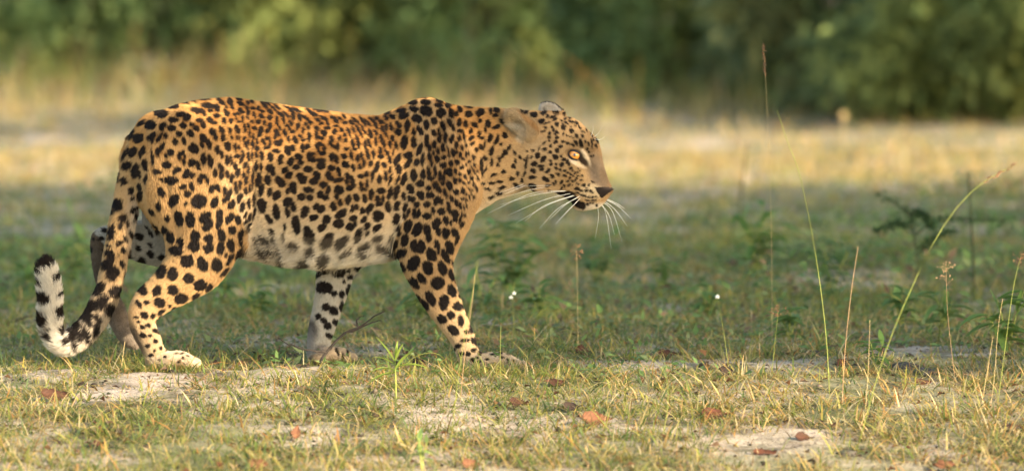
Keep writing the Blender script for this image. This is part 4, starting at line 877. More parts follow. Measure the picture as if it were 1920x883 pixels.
# nose leather: a wedge with two nostrils
bm = bmesh.new()
uv_sphere(bm, Vector(W(1134, 358, 0)), 1.0, 28, 18, (14 * M1, 17 * M1, 9 * M1))
nose_c = Vector(W(1135, 358, 0))
for v in bm.verts:
    d = (v.co - nose_c) / M1
    v.co.z += 0.30 * d.x * M1 * 0.6                     # tip tilted up
    v.co.y = nose_c.y + (v.co.y - nose_c.y) * (1.0 + 0.03 * d.z)   # narrower below
    for s in (-1, 1):
        q = ((d.x - 4) / 5) ** 2 + ((d.y - 10 * s) / 5) ** 2 + ((d.z - 0) / 3) ** 2
        if q < 1: v.co -= Vector((0.3, 0.8 * s, 0.0)) * (1 - q) * 5 * M1
bm_obj('nose', bm, m_dark, leo)
m_whisk = mat_plain('whisker_white', (0.80, 0.78, 0.72), 0.35, 0.5, 0.05, 50)
wk = [  # near side, rows of (root, bend, tip)
 (-1, (1070,352),(1015,352),(950,368)), (-1, (1075,357),(1010,364),(938,384)), (-1, (1078,361),(1020,375),(952,404)),
 (-1, (1080,366),(1030,383),(968,418)), (-1, (1084,370),(1045,392),(1012,428)), (-1, (1078,358),(1000,362),(915,400)),
 (-1, (1088,372),(1062,398),(1042,420)), (-1, (1082,364),(1020,386),(985,414)), (-1, (1005,339),(975,352),(946,364)), (-1, (1003,336),(970,350),(936,362)),
 (-1, (1090,366),(1060,384),(1030,412)), (-1, (1070,350),(1030,348),(985,349)),
 (1, (1122,378),(1136,400),(1146,466)), (1, (1126,376),(1148,396),(1166,452)), (1, (1130,372),(1158,386),(1183,410)),
 (1, (1120,380),(1122,410),(1116,446)), (1, (1128,374),(1152,392),(1176,424)), (1, (1124,378),(1142,404),(1152,440)), (1, (1131,371),(1155,381),(1172,392))]
for s, a, m, t in wk:
    ya = 30 if s < 0 else 26
    A = W(a[0], a[1], s * ya * M1 * (1.0 if s < 0 else 0.8)); Mi = W(m[0], m[1], s * (ya + 22) * M1); Tt = W(t[0], t[1], s * (ya + 38) * M1)
    C = catmull([A, Mi, Tt], 12)
    bm = bmesh.new()
    tube(bm, C, [0.00062 * (1 - 0.75 * i / 11) for i in range(12)], 5)
    bm_obj('whisker', bm, m_whisk, leo)
for a, m, t in (((1112,258),(1122,250),(1130,236)), ((1114,261),(1126,262),(1134,256)), ((1108,256),(1112,244),(1112,234))):
    C = catmull([W(*a, -20 * M1), W(*m, -24 * M1), W(*t, -30 * M1)], 8)
    bm = bmesh.new(); tube(bm, C, [0.0004 * (1 - 0.8 * i / 7) for i in range(8)], 4)
    bm_obj('brow_hair', bm, m_whisk, leo)
# ------------------------------------------------------------------ grass
def scatter(x0, x1, y0, y1, n):
    return rng.uniform(x0, x1, n), rng.uniform(y0, y1, n)
def bare(x, y):
    """1 on sandy patches, 0 on turf"""
    v = noise2(x, y, 1.9, 61) + 0.6 * noise2(x, y, 5.2, 62) + 0.35 * noise2(x, y, 12, 63)
    return sstep(0.36, 0.80, v)
gG = np.array([[0.120, 0.170, 0.040], [0.195, 0.225, 0.050], [0.29, 0.275, 0.070], [0.115, 0.165, 0.062]])
gY = np.array([[0.36, 0.30, 0.10], [0.44, 0.35, 0.15], [0.32, 0.19, 0.065], [0.50, 0.41, 0.23]])
def tufts(x, y, nb, size, dry, lean0=0.5, wid=0.0024, tuft_r=0.018, lean_min=0.05):
    """tufts of nb blades at (x, y)"""
    n = len(x)
    k = np.repeat(np.arange(n), nb); m = len(k)
    bx = x[k] + rng.normal(size=m) * tuft_r; by = y[k] + rng.normal(size=m) * tuft_r
    base = np.stack([bx, by, gz(bx, by) - 0.003], 1)
    L = size[k] * rng.uniform(0.45, 1.25, m)
    isdry = rng.random(m) < dry[k]
    tone = rng.integers(0, 4, n)[k]
    c = np.where(isdry[:, None], gY[rng.integers(0, 4, m)], gG[tone]) * rng.uniform(0.7, 1.3, (m, 1))
    tip = np.where((rng.random(m) < 0.25)[:, None], c * np.array([1.7, 1.2, 1.0]), c * 1.1)
    return blades(base, rng.uniform(0, 2 * np.pi, m), L, wid * rng.uniform(0.6, 1.4, m), rng.uniform(lean_min, lean0 * 2, m), rng.uniform(0.3, 1.3, m), c * 0.8, 3, tip)
parts_ = []
# foreground and round the leopard
n = 24000
x, y = scatter(-2.2, 2.3, -2.3, 1.6, n)
front = sstep(0.3, -0.5, y)
bb = bare(x, y)
keep = rng.random(n) > bb * 0.80
x, y, front, bb = x[keep], y[keep], front[keep], bb[keep]
dry = np.clip(0.24 + 0.28 * front + 0.35 * noise2(x, y, 1.3, 65) + 0.22 * sstep(0.6, 1.6, x) * front + 0.25 * bb, 0.03, 0.9)
size = (0.040 + 0.014 * noise2(x, y, 2.5, 64) + 0.012 * rng.random(len(x)) + 0.024 * (rng.random(len(x)) < 0.10)) * (1 - 0.45 * bb)
parts_.append(tufts(x, y, 5, size * 0.95, dry, 0.60, 0.0026))
big = rng.random(len(x)) < 0.55
x2, y2 = x[big] + rng.normal(size=big.sum()) * 0.02, y[big] + rng.normal(size=big.sum()) * 0.02
parts_.append(tufts(x2, y2, 6, size[big] * 1.35 + 0.008, np.clip(dry[big] * 0.9, 0.02, 0.9), 0.78, 0.0048, 0.012, 0.45))
# curled yellow and rusty tufts in the right foreground
n = 900
x, y = scatter(0.35, 2.0, -1.5, -0.10, n)
keep = noise2(x, y, 2.4, 75) > -0.1
x, y = x[keep], y[keep]
parts_.append(tufts(x, y, 9, rng.uniform(0.045, 0.085, len(x)), np.full(len(x), 0.62), 0.62, 0.0045, 0.016, 0.2))
n = 500
x, y = scatter(-1.6, 0.5, -1.8, -0.15, n)
parts_.append(tufts(x, y, 8, rng.uniform(0.04, 0.075, len(x)), np.full(len(x), 0.35), 0.65, 0.0045, 0.016, 0.2))
# middle ground behind the leopard
n = 15000
x, y = scatter(-2.9, 3.0, 1.5, 5.0, n)
keep = rng.random(n) > bare(x, y) * 0.8
x, y = x[keep], y[keep]
parts_.append(tufts(x, y, 7, 0.045 + 0.03 * np.abs(noise2(x, y, 1.5, 66)), np.clip(0.24 + 0.35 * noise2(x, y, 1.0, 67), 0.03, 0.8), 0.5, 0.004, 0.03))
n = 9000
x, y = scatter(-3.6, 3.8, 4.8, 11, n)
keep = rng.random(n) > bare(x, y) * 0.75
x, y = x[keep], y[keep]
parts_.append(tufts(x, y, 6, 0.05 + 0.04 * np.abs(noise2(x, y, 1.2, 68)), np.clip(0.25 + 0.09 * (y - 5) + 0.4 * noise2(x, y, 0.8, 69), 0.05, 0.95), 0.45, 0.006, 0.05))
# longer blades where the feet press into the turf
for (qx, qy, nn) in ((318, 694, 60), (925, 699, 70), (622, 682, 45), (285, 692, 30), (880, 700, 30)):
    g = G(qx, qy)
    x = g[0] + rng.normal(size=nn) * 0.055; y = g[1] + rng.uniform(-0.09, 0.02, nn)
    parts_.append(tufts(x, y, 6, rng.uniform(0.03, 0.06, nn), np.full(nn, 0.35), 0.5, 0.0036, 0.012, 0.1))
turf = tag(blade_obj('short_grass', parts_, m_blade), 'short green and straw-coloured turf growing in tufts on sand', 'grass', kind='stuff')
# dry straw band before the forest
n = 5200
x, y = scatter(-4.6, 4.8, 9.0, 21, n)
keep = rng.random(n) > 0.35 * bare(x, y)
x, y = x[keep], y[keep]
gYs = gY.copy()
straw = [tufts(x, y, 7, np.where((y > 13) & (x < 1.4), 0.11, 0.07) * rng.uniform(0.6, 1.3, len(x)), np.full(len(x), 0.85), 0.3, 0.007, 0.06)]
# tall stems at the forest edge
n = 800
x, y = scatter(-4.4, 4.6, 12.8, 20, n)
keep = (noise2(x, y, 1.2, 71) > -0.25) & ((y > 14) | (x > 1.6))
x, y = x[keep], y[keep]
straw.append(tufts(x, y, 7, rng.uniform(0.20, 0.48, len(x)), np.full(len(x), 0.55), 0.14, 0.009, 0.08))
tag(blade_obj('dry_grass', straw, m_blade), 'tall straw-coloured dry grass before the forest edge', 'grass', kind='stuff')
# small broad leaves creeping through the turf
n = 42000
x, y = scatter(-2.8, 3.0, -0.3, 7.0, n)
kk = (noise2(x, y, 1.4, 77) + 0.5 * noise2(x, y, 4, 78)) > 0.10
x, y = x[kk], y[kk]; n = len(x)
tall = sstep(0.15, 0.7, noise2(x, y, 0.9, 79)) * sstep(0.3, 1.5, y)
P = np.stack([x, y, gz(x, y) + (rng.uniform(0.004, 0.05, n) + 0.13 * tall) * rng.random(n)], 1)
D = unit(n) * np.array([1, 1, 0.35]) + np.array([0, 0, 0.25])
Lf = rng.uniform(0.012, 0.034, n) * (1 + 0.6 * sstep(0.5, 3, y))
gc = np.array([[0.10, 0.165, 0.050], [0.13, 0.20, 0.065], [0.17, 0.21, 0.09], [0.15, 0.10, 0.06]])[rng.choice(4, n, p=[.3, .3, .28, .12])] * rng.uniform(0.7, 1.25, (n, 1))
tag(link('creeping_leaves', leaf_mesh('creeping_leaves', P, D, unit(n) * 0.5 + np.array([0, -0.3, 1.0]), Lf, Lf * rng.uniform(0.3, 0.55, n), gc, m_blade)), 'small green leaves creeping low through the turf', 'ground cover', kind='stuff')
# fallen straw and litter
n = 9000
x, y = scatter(-2.2, 2.3, -2.3, 3.0, n)
base = np.stack([x, y, gz(x, y) + rng.uniform(0.002, 0.012, n)], 1)
lc = np.array([[0.34, 0.26, 0.16], [0.22, 0.15, 0.09], [0.09, 0.065, 0.045], [0.42, 0.35, 0.25]])[rng.integers(0, 4, n)] * rng.uniform(0.7, 1.2, (n, 1))
tag(blade_obj('fallen_straw', [blades(base, rng.uniform(0, 6.3, n), rng.uniform(0.012, 0.06, n), rng.uniform(0.0012, 0.003, n), rng.uniform(1.35, 1.62, n), rng.uniform(-0.15, 0.15, n), lc)], m_blade), 'bits of dead straw strewn over the sandy ground', 'straw', kind='stuff')

# crumbs of soil and bark
n = 7000
x, y = scatter(-2.0, 2.1, -2.2, 2.2, n)
r_ = rng.uniform(0.0015, 0.006, n) * np.where(rng.random(n) < 0.06, 2.2, 1)
octa = np.array([[1, 0, 0], [0, 1, 0], [-1, 0, 0], [0, -1, 0], [0, 0, 0.7], [0, 0, -0.7]], float)
V = np.stack([x, y, gz(x, y) + r_ * 0.2], 1)[:, None, :] + octa[None] * r_[:, None, None] * rng.uniform(0.6, 1.5, (n, 6, 1))
o_ = (np.arange(n) * 6)[:, None]
T3 = np.concatenate([o_ + np.array([t]) for t in ((0, 1, 4), (1, 2, 4), (2, 3, 4), (3, 0, 4), (1, 0, 5), (2, 1, 5), (3, 2, 5), (0, 3, 5))])
me = np_mesh('soil_crumbs', V.reshape(-1, 3), [T3], [m_blade])
set_color(me, np.repeat(np.array([[0.06, 0.045, 0.035], [0.14, 0.10, 0.07], [0.26, 0.20, 0.15], [0.04, 0.035, 0.03]])[rng.integers(0, 4, n)], 6, axis=0))
tag(link('soil_crumbs', me), 'crumbs of dark soil and bark strewn over the sand', 'soil', kind='stuff')

# broken brown leaf bits lying through the turf
n = 1500
x, y = scatter(-2.0, 2.2, -1.9, 2.6, n)
P = np.stack([x, y, gz(x, y) + rng.uniform(0.003, 0.014, n)], 1)
Lf = rng.uniform(0.010, 0.028, n)
bc = np.array([[0.11, 0.05, 0.026], [0.17, 0.085, 0.04], [0.05, 0.035, 0.026], [0.24, 0.15, 0.09]])[rng.integers(0, 4, n)] * rng.uniform(0.7, 1.2, (n, 1))
tag(link('leaf_bits', leaf_mesh('leaf_bits', P, unit(n) * np.array([1, 1, 0.3]), unit(n) * 0.6 + np.array([0, 0, 1.0]), Lf, Lf * rng.uniform(0.4, 0.8, n), bc, m_blade, 0.7)), 'small broken bits of brown leaf lying through the turf', 'leaf litter', kind='stuff')
# ------------------------------------------------------------------ dead leaves
m_dead = mat_leaf('dead_leaf', transl=0.10, rough=0.7, spec=0.2)
def dead_leaf(px, py, size, head, tilt, curl, col, label, roll=0.0):
    """one fallen leaf: an ovate, cupped blade with midrib and stalk"""
    size *= 0.88
    c = G(px, py)
    nu, nv = 13, 7
    V, C = [], []
    for i in range(nu):
        t = i / (nu - 1); hw = 0.36 * math.sin(math.pi * min(1, t * 1.02) ** 0.8) ** 0.9 * (1 - 0.25 * t) + 0.002
        for j in range(nv):
            s = j / (nv - 1) * 2 - 1
            tear = 1 - (0.28 * max(0, math.sin(17 * t + 1.7 * px + 4 * (s > 0))) ** 3 + 0.10 * math.sin(41 * t + px)) * (abs(s) > 0.6)
            xx = (t - 0.5) + 0.03 * math.sin(9 * t + 3 * s + px); yy = s * hw * tear
            zz = curl * (0.55 * yy * yy * 2.2 - 0.25 * abs(yy)) * math.sin(2.2 * t + px * 0.7) + 0.16 * curl * (t - 0.5) ** 2 + 0.030 * math.sin(15 * t + 4 * s + px) * abs(s) + 0.07 * s * math.sin(5 * t + px) + 0.05 * abs(s)
            V.append((xx, yy, zz))
            k = 1 + 0.35 * math.sin(23 * t + 7 * s + px) * abs(s) - 0.35 * (abs(s) > 0.9) + (0.35 if abs(s) < 0.05 else 0) + 0.2 * math.sin(31 * (t + 0.3 * abs(s)))
            C.append([q * k for q in col])
    Q = [(i * nv + j, (i + 1) * nv + j, (i + 1) * nv + j + 1, i * nv + j + 1) for i in range(nu - 1) for j in range(nv - 1)]
    V = np.array(V); nb = len(V)
    # stalk: a thin curved strip of four sides at the base end
    st = [(-0.5 - 0.22 * k / 3, 0.02 * k, 0.01 + 0.03 * k * k / 9) for k in range(4)]
    SV = []
    for p in st:
        for dy, dz in ((-.008, 0), (.008, 0), (0, .014)): SV.append((p[0], p[1] + dy, p[2] + dz))
    SQ = [(nb + 3 * k + a, nb + 3 * (k + 1) + a, nb + 3 * (k + 1) + (a + 1) % 3, nb + 3 * k + (a + 1) % 3) for k in range(3) for a in range(3)]
    V = np.vstack([V, SV]) * size
    me = np_mesh('dead_leaf', V, [np.array(Q + SQ)], [m_dead], smooth=True)
    set_color(me, np.array(C + [[q * 0.6 for q in col]] * 12))
    o = link('dead_leaf', me)
    M = Matrix.Rotation(head, 3, 'Z') @ Matrix.Rotation(tilt, 3, 'Y') @ Matrix.Rotation(roll, 3, 'X')
    low = min((M @ Vector(v)).z for v in V)
    o.matrix_world = Matrix.Translation(Vector(c) + Vector((0, 0, -low + 0.001))) @ M.to_4x4()
    tag(o, label, 'leaf', 'fallen dead leaves')
BR, RU, OR, DK = (0.060, 0.026, 0.015), (0.090, 0.034, 0.018), (0.135, 0.058, 0.029), (0.034, 0.021, 0.015)
for a in [
 (103, 752, .075, 0.25, 0.1, 1.3, BR, 'large brown dead leaf lying on sand at the far left foreground', 0.9),
 (555, 826, .042, 1.2, -0.9, 0.6, OR, 'small orange dead leaf standing on edge in the left foreground', 0.6),
 (180, 838, .050, 0.1, 0.1, 1.1, BR, 'half-hidden brown leaf low in the left foreground grass', 0.3),
 (482, 880, .060, 0.2, 0.1, 0.8, OR, 'pale orange leaf cut by the bottom edge, left of centre', 0.7),
 (757, 676, .045, -0.6, -0.5, 0.8, RU, 'reddish leaf behind the small upright weed, between the forefeet', 0.8),
 (788, 690, .055, -0.8, 0.3, 1.6, DK, 'dark curled leaf just right of the weed, before the near forefoot', 0.8),
 (1095, 668, .060, 0.5, 0.3, 1.2, BR, 'curled brown leaf standing up right of the near forefoot', 1.1),
 (1252, 674, .055, -0.1, 0.0, 1.3, BR, 'dark brown box-like curled leaf in the shade right of centre', 1.0),
 (1385, 666, .030, 0.4, -0.4, 0.8, RU, 'tiny red-brown leaf in the shade below the white flower stem', 0.5),
 (1362, 704, .048, 0.2, 0.2, 1.3, DK, 'dark leaf at the shade edge near the white flower stem', 0.8),
 (1120, 798, .080, 0.1, 0.05, 0.7, OR, 'broad salmon-orange leaf lying on soil in the centre foreground', 0.9),
 (1040, 724, .060, 0.15, 0.1, 0.9, BR, 'long brown leaf before the toes of the near forefoot', 0.6),
 (975, 764, .060, -0.4, 0.15, 0.9, BR, 'flat brown leaf between centre stalks and salmon leaf', 0.5),
 (1075, 770, .055, 0.3, 0.0, 1.0, DK, 'dull brown leaf above the salmon-orange leaf', 0.5),
 (1345, 786, .085, 0.1, 0.0, 0.6, RU, 'wide red-brown leaf lying on sand in the right foreground', 0.35),
 (1508, 826, .050, 0.2, 0.1, 1.1, BR, 'small glossy brown leaf on the bare sand at lower right', 0.6),
 (1578, 688, .042, 0.9, -0.4, 0.8, RU, 'rust coloured leaf beside the reddish tall stalk', 0.8),
 (1435, 852, .060, -0.2, 0.0, 0.8, RU, 'reddish leaf low in the right foreground grass', 0.5),
 (1730, 722, .050, 0.3, 0.1, 1.1, BR, 'brown leaf at the shade edge on the far right', 0.7),
 (1900, 806, .055, 0.2, 0.1, 1.1, DK, 'dark leaf touching the right edge of the foreground', 0.6),
 (1770, 880, .060, 0.1, 0.0, 0.8, OR, 'orange leaf cut by the bottom edge at right', 0.5),
 (886, 880, .055, 0.2, 0.1, 0.8, OR, 'orange leaf cut by the bottom edge near the centre', 0.6),
 (540, 668, .035, 1.0, 0.3, 1.0, DK, 'small dark leaf left of the far forefoot', 0.9),
 (1660, 660, .040, 0.5, 0.2, 1.1, DK, 'dark little leaf in the shade behind the leaning stalk', 0.7),
 (1290, 520, .045, 0.5, 0.2, 1.1, DK, 'blurred dark leaf in the shaded turf behind the leopard chest', 0.7),
]: dead_leaf(*a)

# ------------------------------------------------------------------ single stalks, each a stem with its head
m_green = mat_plain('stalk_green', (0.24, 0.26, 0.06), 0.6, 0.2, 0.2, 40)
m_straw = mat_plain('stalk_straw', (0.42, 0.31, 0.15), 0.7, 0.2, 0.2, 40)
m_red = mat_plain('stalk_reddish', (0.34, 0.21, 0.115), 0.7, 0.2, 0.25, 40)
m_darkst = mat_plain('stalk_dark', (0.055, 0.06, 0.03), 0.8, 0.1, 0.25, 40)
m_flower = mat_plain('petal_white', (0.80, 0.79, 0.76), 0.6, 0.2, 0.05, 40)
m_seed = mat_plain('seed_head', (0.18, 0.10, 0.055), 0.8, 0.1, 0.3, 80)
def at_depth(px, py, y): return W(px, py, y)
def stalk(name, label, cat, pts, r, mat, head=None, y=None, group='single stalks', leaves=()):
    """pts: picture places from foot to tip; the foot stands on the ground there"""
    foot = G(*pts[0])
    if y is not None: foot = W(pts[0][0], pts[0][1], y); foot[2] = float(gz(foot[0], foot[1]))
    P = [foot - np.array([0, 0, 0.01])] + [W(p[0], p[1], foot[1] + (p[2] if len(p) > 2 else 0.0)) for p in pts[1:]]
    root = link(name, None); root.location = foot; root.empty_display_size = 0.05
    tag(root, label, cat, group)
    loc = [np.array(p) - foot for p in P]
    C = catmull(loc, 14)
    bm = bmesh.new(); tube(bm, C, [r * (1 - 0.4 * i / 13) for i in range(14)], 6)
    bm_obj('stem', bm, mat, root)
    tip = C[-1]; tg = C[-1] - C[-3]; tg /= np.linalg.norm(tg) + 1e-9
    if head == 'spike':            # slender ear of small grains
        bm = bmesh.new()
        for i in range(26):
            t = i / 25; p = tip - tg * 0.075 * (1 - t) + rng.normal(size=3) * 0.0022
            dv = Vector(tg * 0.8 + rng.normal(size=3) * 0.4).normalized()
            bmesh.ops.create_cone(bm, segments=5, radius1=0.0016, radius2=0.0003, depth=0.010, matrix=Matrix.Translation(p) @ dv.to_track_quat('Z', 'Y').to_matrix().to_4x4())
        bm_obj('seed_head', bm, m_seed, root)
    elif head == 'panicle':        # open spray with hair-fine branches
        bm = bmesh.new()
        for i in range(16):
            t = rng.random() ** 0.5; p0 = C[11] * (1 - t) + tip * t
            dv = rng.normal(size=3) * np.array([1, 0.7, 0.5]) + tg * 0.6; dv /= np.linalg.norm(dv)
            p1 = p0 + dv * rng.uniform(0.006, 0.026)
            tube(bm, [p0, (p0 + p1) / 2 + np.array([0, 0, .002]), p1], [0.0004, 0.0003, 0.0003], 4)
            for q in range(2):
                bmesh.ops.create_icosphere(bm, subdivisions=1, radius=rng.uniform(0.0011, 0.0022), matrix=Matrix.Translation(p1 + rng.normal(size=3) * 0.002))
        bm_obj('seed_head', bm, m_seed if mat is not m_red else m_red, root)
    elif head in ('flower', 'flower2'):
        for q in range(1 if head == 'flower' else 2):
            p = tip if q == 0 else C[9] + np.array([-0.004, -0.002, 0])
            if head == 'flower2' and q == 0: p = C[10] + np.array([0.003, -0.002, 0])
            bm = bmesh.new()
            for i in range(5):
                a = 2 * math.pi * i / 5 + 0.3
                dv = Vector((math.cos(a), -0.5, math.sin(a) * 0.7)).normalized()
                m = Matrix.Translation(Vector(p) + dv * 0.0035) @ dv.to_track_quat('Z', 'Y').to_matrix().to_4x4() @ Matrix.Diagonal((0.0026, 0.0012, 0.0042, 1))
                bmesh.ops.create_icosphere(bm, subdivisions=1, radius=1.0, matrix=m)
            bm_obj('flower', bm, m_flower, root)
    elif head == 'pompom':
        bm = bmesh.new()
        for i in range(60):
            dv = Vector(unit(1)[0])
            bmesh.ops.create_cone(bm, segments=5, radius1=0.004, radius2=0.001, depth=0.012, matrix=Matrix.Translation(Vector(tip) + dv * 0.014) @ dv.to_track_quat('Z', 'Y').to_matrix().to_4x4())
        bm_obj('flower', bm, m_straw, root)
    for (t, dx, dy, dz, L, w, col) in leaves:
        p = C[int(t * 13)]; n1 = 1
        me = leaf_mesh('leaf', np.array([p]), np.array([[dx, dy, dz]]), np.array([[0, 0.3, 1.0]]), np.array([L]), np.array([w]), np.array([col]), m_blade)
        link('leaf', me, root)
    return root
S = stalk
S('grass_stalk', 'tallest yellow-green stalk, bending left at the right of the picture', 'stalk', [(1556,742),(1548,620),(1528,470),(1500,330),(1476,265),(1457,207)], 0.0010, m_green)
S('grass_stalk', 'straight reddish-brown stalk beside the tall yellow-green one', 'stalk', [(1578,760),(1585,650),(1597,540),(1609,462)], 0.0010, m_red)
S('grass_stalk', 'long stalk leaning right with a feathery ear near the right edge', 'stalk', [(1606,840),(1650,690),(1700,560),(1765,430),(1830,352),(1904,308)], 0.0010, m_green, 'spike', leaves=((0.45, -0.6, 0, 0.5, .05, .004, (0.3, 0.25, 0.08)),))
S('grass_stalk', 'straight straw stalk with a small red-brown head before the leopard', 'stalk', [(1084,668),(1083,570),(1081,470)], 0.0008, m_straw, 'panicle')
S('flower_stem', 'thin green stem with two tiny white flowers right of the forefoot', 'flower', [(964,664),(963,600),(961,560),(965,528)], 0.0007, m_green, 'flower2')
S('flower_stem', 'green stem topped by one white flower, right of centre', 'flower', [(1368,700),(1358,630),(1345,556)], 0.0007, m_green, 'flower')
S('grass_stalk', 'short stalk with a brown tufted head right of the white flower', 'stalk', [(1446,704),(1452,650),(1459,584)], 0.0008, m_green, 'panicle')
S('grass_stalk', 'pinkish straw stalk crossing the near forefoot', 'stalk', [(862,752),(872,660),(886,560),(890,515)], 0.0008, m_red)
S('grass_stalk', 'thin green stalk leaning across the near forefoot', 'stalk', [(846,812),(862,690),(880,585),(896,490)], 0.0007, m_green)
S('grass_stalk', 'short upright green stalk just right of the near forepaw', 'stalk', [(938,716),(938,660),(939,610)], 0.0007, m_green)
S('grass_stalk', 'short thin straw stalk left of the leaning feathery stalk', 'stalk', [(1622,770),(1628,690),(1631,600)], 0.0008, m_straw)
S('grass_stalk', 'reddish stalk with an open spray of seeds at the far right', 'stalk', [(1792,716),(1782,640),(1776,575),(1774,505)], 0.0007, m_red, 'panicle')
S('grass_stalk', 'straw stalk leaning right beside the far right tuft', 'stalk', [(1838,765),(1852,690),(1862,630)], 0.0008, m_straw)
S('grass_stalk', 'pale straw stalk at the far right tuft, second from the edge', 'stalk', [(1856,762),(1864,710),(1871,620),(1880,560)], 0.0007, m_straw)
S('grass_stalk', 'green stalk rising to a nodding head at the right edge', 'stalk', [(1868,770),(1886,640),(1900,540),(1914,480)], 0.0008, m_green, 'panicle')
S('grass_stalk', 'dark upright stalk in the shaded grass behind the feathery ear', 'stalk', [(1828,560),(1822,430),(1815,322)], .0040, m_darkst, None)
S('grass_stalk', 'dark leaning spike in the shade behind and right of the head', 'stalk', [(1386,420),(1392,340),(1402,268)], .0040, m_darkst, None)
S('grass_stalk', 'hair-thin stalk with a brown ear high up at the top right', 'stalk', [(1448,660),(1446,420),(1438,200),(1431,84)], 0.0005, m_straw, 'spike')
S('grass_stalk', 'grey thin stalk left of the leopard tail base in the background', 'stalk', [(236,330),(240,250),(246,150)], 0.0016, m_darkst, None)
S('grass_stalk', 'bright straw blade rising beside the near hind paw', 'stalk', [(226,694),(230,670),(234,640)], 0.0011, m_straw)
S('grass_stalk', 'pale stalk in front of the left sand patch', 'stalk', [(96,800),(112,760),(136,726)], 0.0010, m_straw)
S('grass_stalk', 'thin straw stalk near the bottom left of centre', 'stalk', [(662,868),(668,820),(672,786)], 0.0007, m_straw)
S('grass_stalk', 'arching green stalk over the weed by the forefoot', 'stalk', [(735,700),(780,668),(822,664),(852,700)], 0.0006, m_green)
S('grass_stalk', 'yellow-green stalk leaning left at centre right foreground', 'stalk', [(1240,820),(1252,760),(1246,700),(1212,662)], 0.0008, m_green)
S('grass_stalk', 'thin upright straw stalk right of the salmon leaf', 'stalk', [(1128,806),(1136,780),(1144,752)], 0.0007, m_straw)
# far white flower, out of focus
S('flower_stem', 'blurred pale flower head on a stem in the sunny background', 'flower', [(1584,292),(1583,262),(1581,218)], 0.0037, m_straw, 'pompom')

# ------------------------------------------------------------------ broad-leaved plants
def weed(name, label, cat, foot_px, stems, leafcol, group=None, stem_r=0.0018, y=None, mat=None, leafw=0.18):
    """stems: list of (places from foot to tip, [(t, direction x,y,z, length)...])"""
    foot = G(*foot_px)
    root = link(name, None); root.location = foot; root.empty_display_size = 0.05
    tag(root, label, cat, group)
    for path, lv in stems:
        loc = [np.zeros(3) - np.array([0, 0, .01])] + [W(p[0], p[1], foot[1] + (p[2] if len(p) > 2 else 0)) - foot for p in path]
        C = catmull(loc, 12)
        bm = bmesh.new(); tube(bm, C, [stem_r * (1 - 0.6 * i / 11) for i in range(12)], 6)
        bm_obj('stem', bm, mat or m_green, root)
        for (t, dx, dy, dz, L) in lv:
            i = t * 11; i0 = min(int(i), 10); p = C[i0] * (1 - (i - i0)) + C[i0 + 1] * (i - i0)
            # a long leaf of five stations, arching over
            st = 7; D = np.array([dx, dy, dz], float); D /= np.linalg.norm(D)
            V = []; q = p.copy(); c = np.array(leafcol) * rng.uniform(0.8, 1.25)
            side = np.cross(D, [0, 0, 1.0]); side /= np.linalg.norm(side) + 1e-9
            for k in range(st):
                tt = k / (st - 1); w = L * leafw * math.sin(math.pi * (0.08 + 0.92 * tt) ** 0.8) * 0.5 + 0.0004
                V += [q - side * w + np.array([0, 0, w * 0.5]), q, q + side * w + np.array([0, 0, w * 0.5])]
                D = D + np.array([0, 0, -0.13 if abs(D[2]) < 0.75 else -0.05]); D /= np.linalg.norm(D); q = q + D * L / (st - 1)
            Q = [(3 * k + a, 3 * k + a + 1, 3 * k + a + 4, 3 * k + a + 3) for k in range(st - 1) for a in (0, 1)]
            me = np_mesh('leaf', np.array(V), [np.array(Q)], [m_blade], smooth=True)
            set_color(me, np.tile(c, (len(V), 1)))
            link('leaf', me, root)
    return root
weed('weed_plant', 'small upright lime-green weed with narrow leaves between the forefeet', 'plant', (742, 752),
     [([(742, 720), (741, 690), (741, 672)], [(0.55, -0.85, -0.35, 0.05, .085), (0.6, -0.75, -0.5, 0.45, .070), (0.62, 0.55, -0.4, 0.85, .085), (0.68, 0.95, -0.1, 0.42, .085), (0.75, -0.75, -0.3, 0.75, .062), (0.85, -0.55, -0.2, 0.95, .080), (0.92, 0.35, -0.3, 0.95, .050), (0.99, 0.12, -0.1, 1.0, .045), (0.99, -0.25, 0.0, 1.0, .040)])], (0.24, 0.31, 0.06), stem_r=0.0028)
def herb(label, foot, tops, n, col, L0, group='broad-leaved herbs in the shade'):
    st = []
    for tp in tops:
        mid = ((foot[0] * 0.6 + tp[0] * 0.4), (foot[1] + tp[1]) / 2)
        lv = [(t, *(rng.normal(size=3) * np.array([1, 0.6, 0.25]) + np.array([0, 0, 0.3])), L0 * rng.uniform(0.7, 1.4)) for t in np.linspace(0.25, 0.98, n)]
        st.append(([mid, tp], lv))
    return weed('leafy_herb', label, 'plant', foot, st, tuple(c * 1.5 for c in col), group, 0.0026, leafw=0.30)
herb('pale green leafy herb under the leopard chin, out of focus', (950, 560), [(905, 408), (940, 420), (985, 440), (925, 470), (1010, 470)], 11, (0.085, 0.145, 0.045), .075)
herb('low green herb with grey-green leaves behind the near foreleg', (905, 590), [(890, 490), (930, 520)], 8, (0.075, 0.13, 0.05), .055)
herb('green herb right of the one under the chin, below the whiskers', (1120, 545), [(1105, 470), (1150, 480), (1130, 455)], 8, (0.075, 0.125, 0.04), .06)
herb('green leafy herb behind the dark spike, right of the head', (1420, 520), [(1390, 400), (1430, 385), (1450, 420), (1405, 440)], 10, (0.075, 0.135, 0.035), .075)
herb('green herb in the shade left of the dark feathery branch', (1560, 560), [(1540, 450), (1590, 470), (1520, 480)], 9, (0.07, 0.12, 0.04), .06)
herb('spreading green herb at the right edge below the feathery branch', (1890, 660), [(1870, 560), (1920, 545), (1850, 590)], 10, (0.085, 0.14, 0.035), .07)
